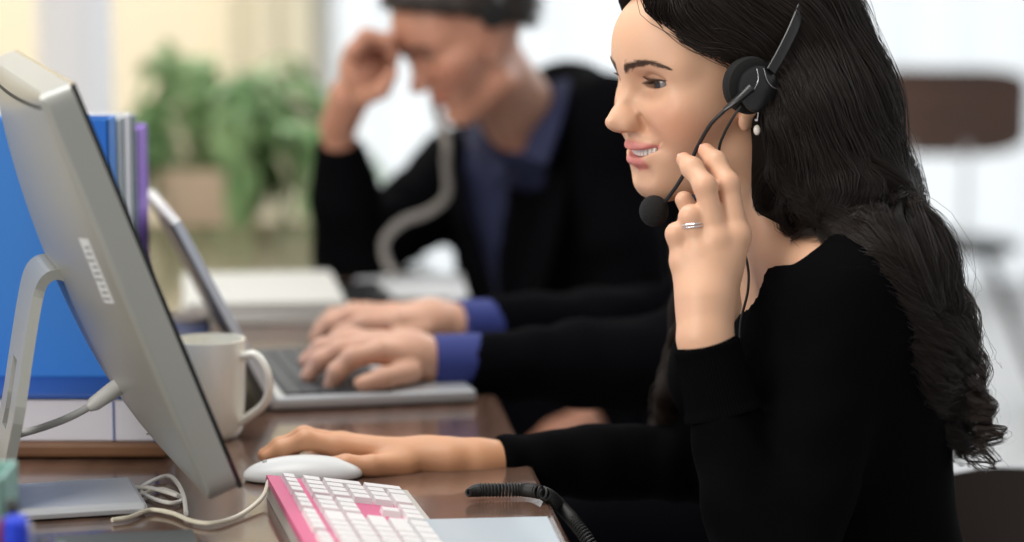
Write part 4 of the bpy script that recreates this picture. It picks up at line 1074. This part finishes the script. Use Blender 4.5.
for g, s in enumerate((.007, .090)):
    for c in range((4, 3)[g]): key(s+c*U, .0125, U, .0145)
for g in range(3):
    for c in range(4): key(S0+.002+g*(4*U+.011)+c*U, .0125, U, .0145)
key(S0+14*U, .0125, U, .0145)
keys.sort(key=lambda k: k[0])
def keymesh(b, k): s, r_, w_, d_ = k; kbox(b, s+.0006, s+w_-.0006, r_+.0006, r_+d_-.0006, -.0008, .0050, .0016)
for k in keys[:100]:
    b = MB(); keymesh(b, k); b.build('key', M_KEY, KB_)
b = MB(); [keymesh(b, k) for k in keys[100:]]; o = b.build('keys', M_KEY, KB_); o['kind'] = 'stuff'
# keyboard cable
KC = [kp(.012, .001, -.004)]+[np.array([*D(x, y, .754)[:2], z]) for x, y, z in ((262, 502, .758), (240, 515, .754), (214, 523, .754), (192, 521, .754), (172, 513, .754), (150, 510, .754), (130, 517, .754), (112, 520, .754))]
b = MB(); b.tube(spline(KC, 8), .0022, 8); tag(b.build('keyboard_cable', mat('cream_cable', (.72, .67, .55), .45), None, True), 'cream cable running over the desk from the pink keyboard', 'cable')
for i, (pts, lab) in enumerate((([(40, 489), (60, 483), (88, 482), (110, 486), (124, 496), (142, 494), (160, 489), (176, 494), (182, 500), (170, 503), (152, 498), (140, 490), (150, 482), (168, 476), (178, 484), (184, 498), (186, 514)], 'white cable looped behind the monitor foot'),
                     ([(118, 492), (132, 488), (150, 488), (166, 492), (178, 496)], 'short white cable end lying beside the looped cable'))):
    b = MB(); b.tube(spline([D(x, y, .7535+.0012*(k % 2)+.004*i) for k, (x, y) in enumerate(pts)], 6), .0021, 8); tag(b.build('usb_cable', mat('white_cable_%s' % 'ab'[i], (.62, .60, .56), .45), None, True), lab, 'cable')
# ------------------------------------------------------------------ mouse
mc_ = D(303, 479, .75); ma = math.radians(8); fm = np.array([-math.cos(ma), -math.sin(ma), 0]); lm = np.array([math.sin(ma), -math.cos(ma), 0]); mRm = np.stack([fm, lm, np.array([0, 0, 1.])], 1)
MS = thing('mouse', 'white computer mouse under the woman\'s right hand', 'mouse', mc_)
def mf(p):
    q = trs(mc_, mRm, p); d = s_ell(q, (0, 0, .004), (.058, .030, .019)); return smax(d, .0012-q[:, 2], .003)
v, q = sdf_mesh(mf, mc_-np.array([.075, .05, .01]), mc_+np.array([.075, .05, .04]), .0018); mo_ = link_mesh('shell', v, q, M_WPL, MS, True)
b = MB(); b.tube([mc_+mRm @ np.array([.036, -.004, .0155]), mc_+mRm @ np.array([.036, .004, .0155])], .004, 12); b.build('scroll_ball', mat('grey_ball', (.35, .35, .35), .4), MS, True)

# ------------------------------------------------------------------ mugs
def mug(px, py, label, rad=.0385, h=.104, hang=-20):
    c = D(px, py, .75); t = thing('mug', label, 'mug', c, 0, 'mugs')
    b = MB(); pr = [(rad*.70, .0), (rad*.80, .003), (rad*.90, .010), (rad*.955, .03), (rad*.985, h*.6), (rad, h-.004), (rad*.995, h), (rad*.93, h), (rad*.92, h-.005), (rad*.90, .03), (rad*.80, .009), (0.0, .007)]
    b.lathe(pr, c, 48); b.build('cup', M_CREAM, t, True)
    a = math.radians(hang); dr = np.array([math.cos(a), math.sin(a), 0]); b = MB()
    b.tube(spline([c+dr*(rad*.92)+[0, 0, h*.84], c+dr*(rad+.016)+[0, 0, h*.86], c+dr*(rad+.029)+[0, 0, h*.66], c+dr*(rad+.026)+[0, 0, h*.40], c+dr*(rad*.93)+[0, 0, h*.17]], 8), .0056, 12, flat=.8)
    b.build('handle', M_CREAM, t, True)
mug(210, 437, 'cream ceramic mug with its handle to the right beside the monitor edge')
mug(182, 374, 'small cream cup standing behind the mug, only its rim showing', rad=.035, hang=150, h=.070)

# ------------------------------------------------------------------ laptop
al_ = math.radians(13); lu = np.array([-math.sin(al_), math.cos(al_), 0]); lr = np.array([math.cos(al_), math.sin(al_), 0]); lc = D(270, 411, .752)
LT = thing('laptop', 'open silver laptop under the typing hands', 'laptop', (*(lc+lu*.16+lr*.11)[:2], .75))
M_LSIL = mat('laptop_silver', (.52, .53, .54), .35, .5); M_LDK = mat('laptop_lid_grey', (.10, .10, .11), .4, .3); M_LKEY = mat('laptop_key', (.045, .05, .055), .5)
def lbox(b, u0, u1, r0, r1, z0, z1, bev=.003):
    c = lc+lu*((u0+u1)/2)+lr*((r0+r1)/2); b.box((c[0], c[1], (z0+z1)/2), (r1-r0, u1-u0, z1-z0), bev, Matrix.Rotation(al_, 4, 'Z'))
LWd, LDp = .330, .232
b = MB(); lbox(b, 0, LWd, 0, LDp, .752, .766, .004); b.build('base', M_LSIL, LT)
b = MB(); lbox(b, .012, LWd-.012, .018, .140, .7655, .7668, .001); kbd = b.build('keyboard_well', M_SLOT, LT)
b = MB()
for i in range(6):
    for j in range(15): lbox(b, .016+j*.0198, .0345+j*.0198, .022+i*.0195, .0395+i*.0195, .7666, .7685, .0)
b.build('keys', M_LKEY, kbd)['kind'] = 'stuff'
b = MB(); lbox(b, .115, .215, .155, .215, .7655, .7664, .001); b.build('touchpad', mat('touchpad_grey', (.38, .39, .40), .4), LT)
tlid = math.radians(27); ld = math.cos(tlid)*np.array([0, 0, 1.])-math.sin(tlid)*lr; ln_ = math.cos(tlid)*lr+math.sin(tlid)*np.array([0, 0, 1.])
def lid(u0, u1, v0, v1, s0, s1): 
    hgp = lc+lr*.004+np.array([0, 0, .012]); c = [hgp+lu*u+ld*v-ln_*s for u in (u0, u1) for v in (v0, v1) for s in (s0, s1)]; return c, [(0,1,3,2),(4,6,7,5),(0,4,5,1),(2,3,7,6),(0,2,6,4),(1,5,7,3)]
b = MB(); b.add(*lid(0, LWd, 0, .222, .004, .0075)); lid_o = b.build('lid', M_LDK, LT)
b = MB(); b.add(*lid(-.0008, LWd+.0008, -.001, .2235, -.004, .0048)); b.build('bezel', mat('bezel_silver', (.74, .77, .80), .35, .1), lid_o)
b = MB(); b.add(*lid(.012, LWd-.012, .016, .212, -.0046, -.0038)); b.build('screen', M_SCR, lid_o)
# ------------------------------------------------------------------ box and folders at the left
M_BOXW = mat('white_card', (.66, .66, .74), .6); M_BLUE = mat('blue_folder', (.030, .20, .62), .5); M_BLUED = mat('dark_blue', (.02, .08, .34), .5)
BX = thing('storage_box', 'flat white storage box with blue lid edge under the folders', 'box', (-.52, 2.76, .768))
b = MB(); b.box((-.53, 2.78, .7595), (.37, .45, .015), .004); tray = b.build('tray', mat('wood_tray', (.20, .095, .045), .45, noise=(6, (.13, .06, .03), (1, 8, 1))), BX)
b = MB(); b.box((-.535, 2.78, .7885), (.355, .43, .043), .002); b.build('card_body', M_BOXW, BX)
b = MB(); b.box((-.535, 2.78, .8135), (.365, .438, .005), .001); b.build('lid', M_BLUED, BX)
b = MB()
for x in (-.40, -.56): b.box((x, 2.5645, .7885), (.0015, .001, .040))
b.box((-.3575, 2.5650, .7885), (.004, .003, .043)); b.build('seam', M_BLUED, BX)
def folder(y, th_, h, m, label, x1=-.413, wd=.285):
    t = thing('folder', label, 'folder', (x1-wd/2, y+th_/2, .816), 0, 'upright folders')
    b = MB(); z0 = .8162
    b.box((x1-wd/2, y+.0015, z0+h/2), (wd, .003, h), .001); b.box((x1-wd/2, y+th_-.0015, z0+h/2), (wd, .003, h), .001); b.box((x1-.0015, y+th_/2, z0+h/2), (.003, th_, h), .001); b.build('cover', m, t)
    b = MB(); b.box((x1-wd/2-.006, y+th_/2, z0+h/2-.002), (wd-.024, th_*.78, h-.018)); b.build('papers', mat('paper_block', (.75, .74, .70), .8), t)
    b = MB(); b.lathe([(.0075, 0), (.0095, 0), (.0095, .002), (.0075, .002), (.0075, 0)], (0, 0, 0), 18, Matrix.Translation((x1+.0002, y+th_/2, z0+.045)) @ Matrix.Rotation(math.pi/2, 4, 'Y')); b.build('finger_ring', M_STEEL, t)
folder(2.655, .050, .268, M_BLUE, 'large bright blue folder standing nearest, behind the monitor')
folder(2.712, .040, .262, mat('grey_folder', (.30, .36, .40), .5), 'grey folder standing between the blue and the white one')
folder(2.762, .050, .262, mat('white_folder', (.66, .68, .72), .5), 'white folder standing between the grey and the purple one')
folder(2.824, .026, .258, mat('slate_folder', (.22, .28, .34), .5), 'thin slate folder just in front of the purple one')
folder(2.860, .078, .240, mat('purple_folder', (.30, .16, .62), .5), 'purple folder standing farthest back in the row')
# ------------------------------------------------------------------ organiser with pens, notebook
PH = thing('pen_holder', 'pale teal desk organiser at the lower left corner', 'pen holder', (-.39, 1.92, .75))
M_TEAL = mat('teal_plastic', (.25, .44, .40), .45)
b = MB()
for c, s in (((-.461, 1.990, .810), (.150, .004, .120)), ((-.461, 1.930, .810), (.150, .004, .120)), ((-.3880, 1.96, .810), (.004, .064, .120)), ((-.534, 1.96, .810), (.004, .064, .120)), ((-.461, 1.96, .7525), (.150, .064, .005))): b.box(c, s, .0015)
b.build('tall_compartment', M_TEAL, PH)
b = MB()
for c, s in (((-.3950, 1.867, .785), (.110, .003, .070)), ((-.342, 1.898, .785), (.004, .062, .070)), ((-.4485, 1.898, .785), (.004, .062, .070)), ((-.395, 1.898, .7525), (.11, .062, .005))): b.box(c, s, .0015)
b.build('low_compartment', M_TEAL, PH)
def pen(px, py, d, foot, r, m, capm, label, kind='pen', cap=.03):
    top = np.array(P(px, py, d)); bt = np.array(foot); ax = (bt-top)/np.linalg.norm(bt-top); t = thing(kind, label, kind, bt, 0, 'pens in the organiser')
    b = MB(); b.tube([top+ax*cap, bt-ax*.012, bt-ax*.001], [r*.92, r*.92, r*.3], 14); b.build('barrel', m, t, True)
    b = MB(); b.tube([top, top+ax*.002, top+ax*(cap+.002)], [r*.75, r, r*1.04], 14); c = b.build('cap', capm, t, True)
    b = MB(); s_ = np.array([.6, -.8, 0]); b.tube([top+s_*r*.7+ax*.001, top+s_*(r+.0022)+ax*.004, top+s_*(r+.0018)+ax*cap*.85], .0010, 6); b.build('clip', capm, c)
M_BMK = mat('blue_marker', (.01, .045, .62), .35)
pen(16, 517, 1.885, (-.372, 1.895, .757), .0092, M_BMK, M_BMK, 'thick bright blue marker standing in the organiser', 'marker', .045)
pen(12, 500, 1.905, (-.380, 1.912, .757), .0046, M_BPLASTIC, M_BPLASTIC, 'black pen with a metal clip behind the blue marker')
pen(2, 520, 1.892, (-.395, 1.905, .757), .0042, mat('dark_red', (.22, .02, .04), .4), mat('dark_red_cap', (.22, .02, .04), .4), 'dark red pen left of the blue marker')
pen(27, 522, 1.905, (-.362, 1.912, .757), .0036, mat('green_pen', (.10, .36, .16), .4), M_WPL, 'slim green pen right of the blue marker')
pen(43, 536, 1.895, (-.350, 1.893, .757), .0040, mat('mauve_pen', (.32, .25, .30), .4), M_GREYP, 'short mauve pen leaning rightmost in the organiser')
a0, a1 = D(62, 531, .766), D(186, 531, .766)
NB = thing('notebook', 'dark grey notebook lying in front of the monitor foot', 'notebook', (*((a0+a1)/2+np.array([.03, -.11, 0]))[:2], .75))
nc = (a0+a1)/2+np.array([.022, -.105, 0]); b = MB(); b.box((nc[0], nc[1], .7645), (.118, .205, .003), .001, Matrix.Rotation(ak, 4, 'Z')); b.box((nc[0], nc[1], .7520), (.118, .205, .003), .001, Matrix.Rotation(ak, 4, 'Z')); b.build('cover', mat('charcoal_cover', (.09, .10, .10), .5), NB)
b = MB(); b.box((nc[0], nc[1], .7583), (.112, .199, .0096), .0, Matrix.Rotation(ak, 4, 'Z')); b.build('pages', mat('notebook_pages', (.6, .58, .54), .8), NB)
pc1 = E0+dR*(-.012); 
WP = thing('reflection_sheet', 'pale blue-grey sheet standing in for the bright reflection at the desk corner beside the keyboard', 'sheet', (*(pc1-dR*.11)[:2], .75))
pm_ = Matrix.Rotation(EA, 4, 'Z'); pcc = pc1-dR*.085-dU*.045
b = MB(); b.box((pcc[0], pcc[1], .7515), (.17, .25, .0025), .0008, pm_); b.build('backing', mat('reflection_backing', (.18, .09, .05), .6), WP)
b = MB(); b.box((pcc[0], pcc[1], .7538), (.168, .246, .0020), 0, pm_); b.build('top_sheet', mat('reflection_tone', (.42, .49, .54), .35, coat=.3), WP)  # added sheet; its pale colour stands in for a bright desk reflection
# ------------------------------------------------------------------ coiled telephone cord
path = [np.array(D(x, y, .759)) for x, y in ((468, 493), (474, 491), (482, 490), (500, 490), (526, 490), (545, 494))]+[np.array(P(560, 506, 2.41)), np.array(P(576, 524, 2.36)), np.array(P(592, 548, 2.34)), np.array(P(606, 585, 2.34)), np.array(P(612, 640, 2.35))]
path = spline(path, 14); Lc = np.cumsum([0]+[np.linalg.norm(path[i+1]-path[i]) for i in range(len(path)-1)]); tot = Lc[-1]; N_ = int(tot/.0031*10); hp = []
for i in range(N_):
    s_ = tot*i/N_; c = np.array([np.interp(s_, Lc, [p[k] for p in path]) for k in range(3)]); c2 = np.array([np.interp(min(s_+.004, tot), Lc, [p[k] for p in path]) for k in range(3)]); t = c2-c; t /= np.linalg.norm(t)+1e-9
    A_ = np.cross(t, [0, 1, .3]); A_ /= np.linalg.norm(A_); B_ = np.cross(t, A_); a = 2*math.pi*i/10; w_ = .0056*min(1, .5+s_/.03); hp.append(c+A_*math.cos(a)*w_+B_*math.sin(a)*w_)
b = MB(); b.tube(hp, .00135, 5); tag(b.build('coiled_cord', M_RUBBER, None, True), 'black coiled cord hanging over the desk edge beside the black sleeve', 'cord')
# ------------------------------------------------------------------ papers and things farther along the desk
M_PAPER = mat('paper', (.62, .62, .58), .7)
M_SHEET = mat('white_sheet', (.85, .88, .90), .4)
def sheet_stack(name, label, cat, px, py, sx, sy, h, rz, m, n=1, z=.75):
    c = D(px, py, z); b = MB(); rr = random.Random(n)
    for i in range(n): b.box((c[0]+rr.uniform(-.003, .003), c[1]+rr.uniform(-.003, .003), z+.0004+h*(i+.5)/n), (sx, sy, h/n*.94), 0, Matrix.Rotation(rz+rr.uniform(-.03, .03), 4, 'Z'))
    return tag(b.build(name, m), label, cat)
sheet_stack('paper_stack', 'pale stack of papers behind the open laptop', 'papers', 262, 308, .21, .297, .030, .12, M_PAPER, 9)
sheet_stack('bright_gap_sheet', 'white sheet standing in for the bright gap under the arm of the man leaning on his hand', 'paper', 412, 286, .16, .24, .0012, .05, M_SHEET)  # added sheet, white for the window-bright gap between arm and body
sheet_stack('closed_notebook', 'black closed notebook by the elbow of the man leaning on his hand', 'notebook', 345, 302, .12, .17, .016, .2, M_BPLASTIC, 2)
# ------------------------------------------------------------------ cabinet and potted plant
CX, CY = (218-512)/2600*5.4, 5.42
CB = thing('cabinet', 'low cream cabinet with brown top under the potted plant', 'cabinet', (CX, CY, 0))
M_CAB = mat('cream_laminate', (.78, .74, .66), .5); M_BRTOP = mat('brown_top', (.13, .055, .035), .35)
b = MB(); b.box((CX+.0, CY, .30), (.62, .40, .60), .004); b.build('body', M_CAB, CB)
b = MB(); b.box((CX-.155, CY-.208, .31), (.295, .016, .54), .003); dr_ = b.build('door', M_CAB, CB)
b = MB(); b.tube([(CX-.03, CY-.216, .34), (CX-.03, CY-.24, .34), (CX-.03, CY-.24, .44), (CX-.03, CY-.216, .44)], .004, 8); b.build('handle', M_STEEL, dr_)
b = MB(); b.box((CX+.155, CY-.208, .31), (.295, .016, .54), .003); dr_ = b.build('door', M_CAB, CB)
b = MB(); b.tube([(CX+.03, CY-.216, .34), (CX+.03, CY-.24, .34), (CX+.03, CY-.24, .44), (CX+.03, CY-.216, .44)], .004, 8); b.build('handle', M_STEEL, dr_)
b = MB(); b.box((CX-.0, CY, .6125), (.64, .42, .025), .004); b.build('cabinet_top', M_BRTOP, CB)
PX, PY_ = (205-512)/2600*5.35, 5.35
PT = thing('potted_plant', 'leafy green plant with drooping fronds in a square beige pot', 'plant', (PX, PY_, .625))
b = MB(); Mp = Matrix.Translation((PX, PY_, .626))
pp = [(.068, 0), (.088, .125), (.092, .125), (.092, .145), (.080, .145), (.076, .12)]
vs, fs = [], []
for h_, z in pp:
    for k in range(24):
        a = 2*math.pi*(k+.5)/24; q = 1/max(abs(math.cos(a)), abs(math.sin(a))); q = min(q, 1.30); vs.append((PX+h_*q*math.cos(a), PY_+h_*q*math.sin(a), .626+z))
for i in range(len(pp)-1):
    for k in range(24): fs.append((i*24+k, i*24+(k+1) % 24, (i+1)*24+(k+1) % 24, (i+1)*24+k))
fs.append(tuple(reversed(range(24)))); b.add(vs, fs); b.build('pot', mat('beige_pot', (.62, .47, .33), .6), PT, True)
b = MB(); b.lathe([(.08, 0), (.05, .008), (0, .012)], (PX, PY_, .74), 20); b.build('soil', mat('soil', (.05, .03, .02), .95, bump=(80, 1, .01)), PT, True)
rp = random.Random(3); lf_, st_ = MB(), MB()
for k in range(34):
    az = rp.uniform(0, 2*math.pi); spread_ = rp.uniform(.10, .27); up_ = rp.uniform(.06, .25); L_ = [np.array([PX+.02*math.cos(az), PY_+.02*math.sin(az), .75])]
    bias = np.array([.04, 0, 0]); out = np.array([math.cos(az), math.sin(az)*.8, 0])
    pts = spline([L_[0], L_[0]+out*spread_*.35+[0, 0, up_*.75], L_[0]+out*spread_*.8+bias+[0, 0, up_], L_[0]+out*spread_*1.15+bias+[0, 0, up_*.55], L_[0]+out*spread_*1.3+bias*1.4+[0, 0, up_*.55-rp.uniform(.06, .2)]], 5)
    st_.tube(pts, [.0028-.0018*i/(len(pts)-1) for i in range(len(pts))], 5)
    for i in range(4, len(pts)):
        p = pts[i]; t = pts[min(i+1, len(pts)-1)]-pts[i-1]; t /= np.linalg.norm(t)
        for sg in (-1, 1):
            s_ = np.cross(t, [0, 0, 1])*sg+np.array([rp.uniform(-.3, .3), rp.uniform(-.3, .3), rp.uniform(-.4, .1)])+t*.5; s_ /= np.linalg.norm(s_); n2 = np.cross(s_, t); ln2 = rp.uniform(.035, .065); wd = ln2*.24; sd = np.cross(n2, s_); sd /= np.linalg.norm(sd)+1e-6
            q = [p, p+s_*ln2*.3+sd*wd, p+s_*ln2*.3-sd*wd, p+s_*ln2*.7+sd*wd*.8+np.array([0, 0, -.006]), p+s_*ln2*.7-sd*wd*.8+np.array([0, 0, -.006]), p+s_*ln2+np.array([0, 0, -.016]), p+s_*ln2*.3+[0, 0, .002], p+s_*ln2*.7+[0, 0, -.003]]
            lf_.add(q, [(0, 1, 6), (0, 6, 2), (1, 3, 7, 6), (6, 7, 4, 2), (3, 5, 7), (7, 5, 4)])
st_.build('stems', mat('stem_green', (.16, .22, .08), .6), PT, True)
fo = lf_.build('leaves', mat('leaf_green', (.13, .27, .09), .5, noise=(9, (.30, .44, .20), (1, 1, 1))), PT, True); fo['kind'] = 'stuff'
# ------------------------------------------------------------------ chairs
M_CHW = mat('walnut', (.085, .040, .026), .4, noise=(8, (.055, .026, .018), (1, 1, 8))); M_CHS = mat('chair_black', (.015, .015, .016), .6)
def chair(label, x, y, rz, hb=.16, zt=.80, seat_z=.455, rad=.30, span=38, wood=M_CHW, splay=.09, stool=False):
    t = thing('stool' if stool else 'chair', label, 'stool' if stool else 'chair', (x, y, 0), rz); M_ = t.matrix_world.copy()
    # local: faces +x ... back at -x
    b = MB(); n = 24; vs, fs = [], []; a0_ = math.radians(span)
    def outline(q): return 1-abs(q)**5*.32
    for i in range(n+1):
        q = -1+2*i/n; a = q*a0_; h2 = hb/2*outline(q)
        for rr in (rad, rad+.012):
            for k in range(7):
                z = zt-hb/2+h2*(k/3-1); lean = (z-seat_z)*.18; vs.append((-(rr*math.cos(a)-rad*.35)-lean, rr*math.sin(a), z))
    for i in range(n):
        for s_ in (0, 1):
            for k in range(6):
                q = i*14+s_*7+k; fs.append((q, q+1, q+15, q+14) if s_ else (q, q+14, q+15, q+1))
        q = i*14; fs.append((q, q+7, q+21, q+14)); fs.append((q+6, q+20, q+27, q+13))
    for q in (0, n*14):
        for k in range(6): fs.append((q+k, q+k+1, q+k+8, q+k+7) if q == 0 else (q+k, q+k+7, q+k+8, q+k+1))
    b.add([tuple(M_ @ Vector(p)) for p in vs], fs); bo = None if stool else b.build('backrest', wood, t, True)
    b = MB(); b.prism([(.22*math.cos(a)*(1.0 if math.cos(a) > 0 else .9), .215*math.sin(a)) for a in np.linspace(0, 2*math.pi, 33)[:-1]], seat_z-.018, seat_z, M_); b.build('seat', M_CHS, t)
    for sy in () if stool else (-.07, .07):
        b = MB(); b.tube([tuple(M_ @ Vector(p)) for p in ((-.16, sy, seat_z-.02), (-.22, sy, seat_z+.08), (-(rad*.65)-(zt-hb-seat_z)*.18-.016, sy, zt-hb+.03))], .008, 10); b.build('back_post', M_STEEL, t, True)
    for sx in (-1, 1):
        for sy in (-1, 1):
            b = MB(); b.tube([tuple(M_ @ Vector(p)) for p in ((sx*.13, sy*.13, seat_z-.015), (sx*(.15+splay), sy*(.15+splay), .0))], [.013, .009], 10); b.build('leg', M_CHS, t, True)
    return t, bo
cx_ = (950-512)/2600*6.4
chair('chair with curved dark wood backrest and black seat by the window', cx_, 6.60, math.radians(82), hb=.215, zt=.915, rad=.30, span=44, splay=.16)
pc = np.array(pelv); chair('dark brown chair the woman sits on, its curved back at lower right', pc[0]+.02, pc[1], math.radians(192), hb=.20, zt=.705, rad=.36, span=50, wood=mat('dark_walnut', (.022, .012, .010), .5))
chair('black stool under the colleague typing with blue cuffs', F_(830, 500, 3.26)[0], 3.26, math.radians(186), hb=.20, zt=.705, stool=True)
chair('black stool under the man leaning his forehead on his hand', F_(712, 380, 4.10)[0], 4.10, math.radians(195), hb=.20, zt=.705, stool=True)
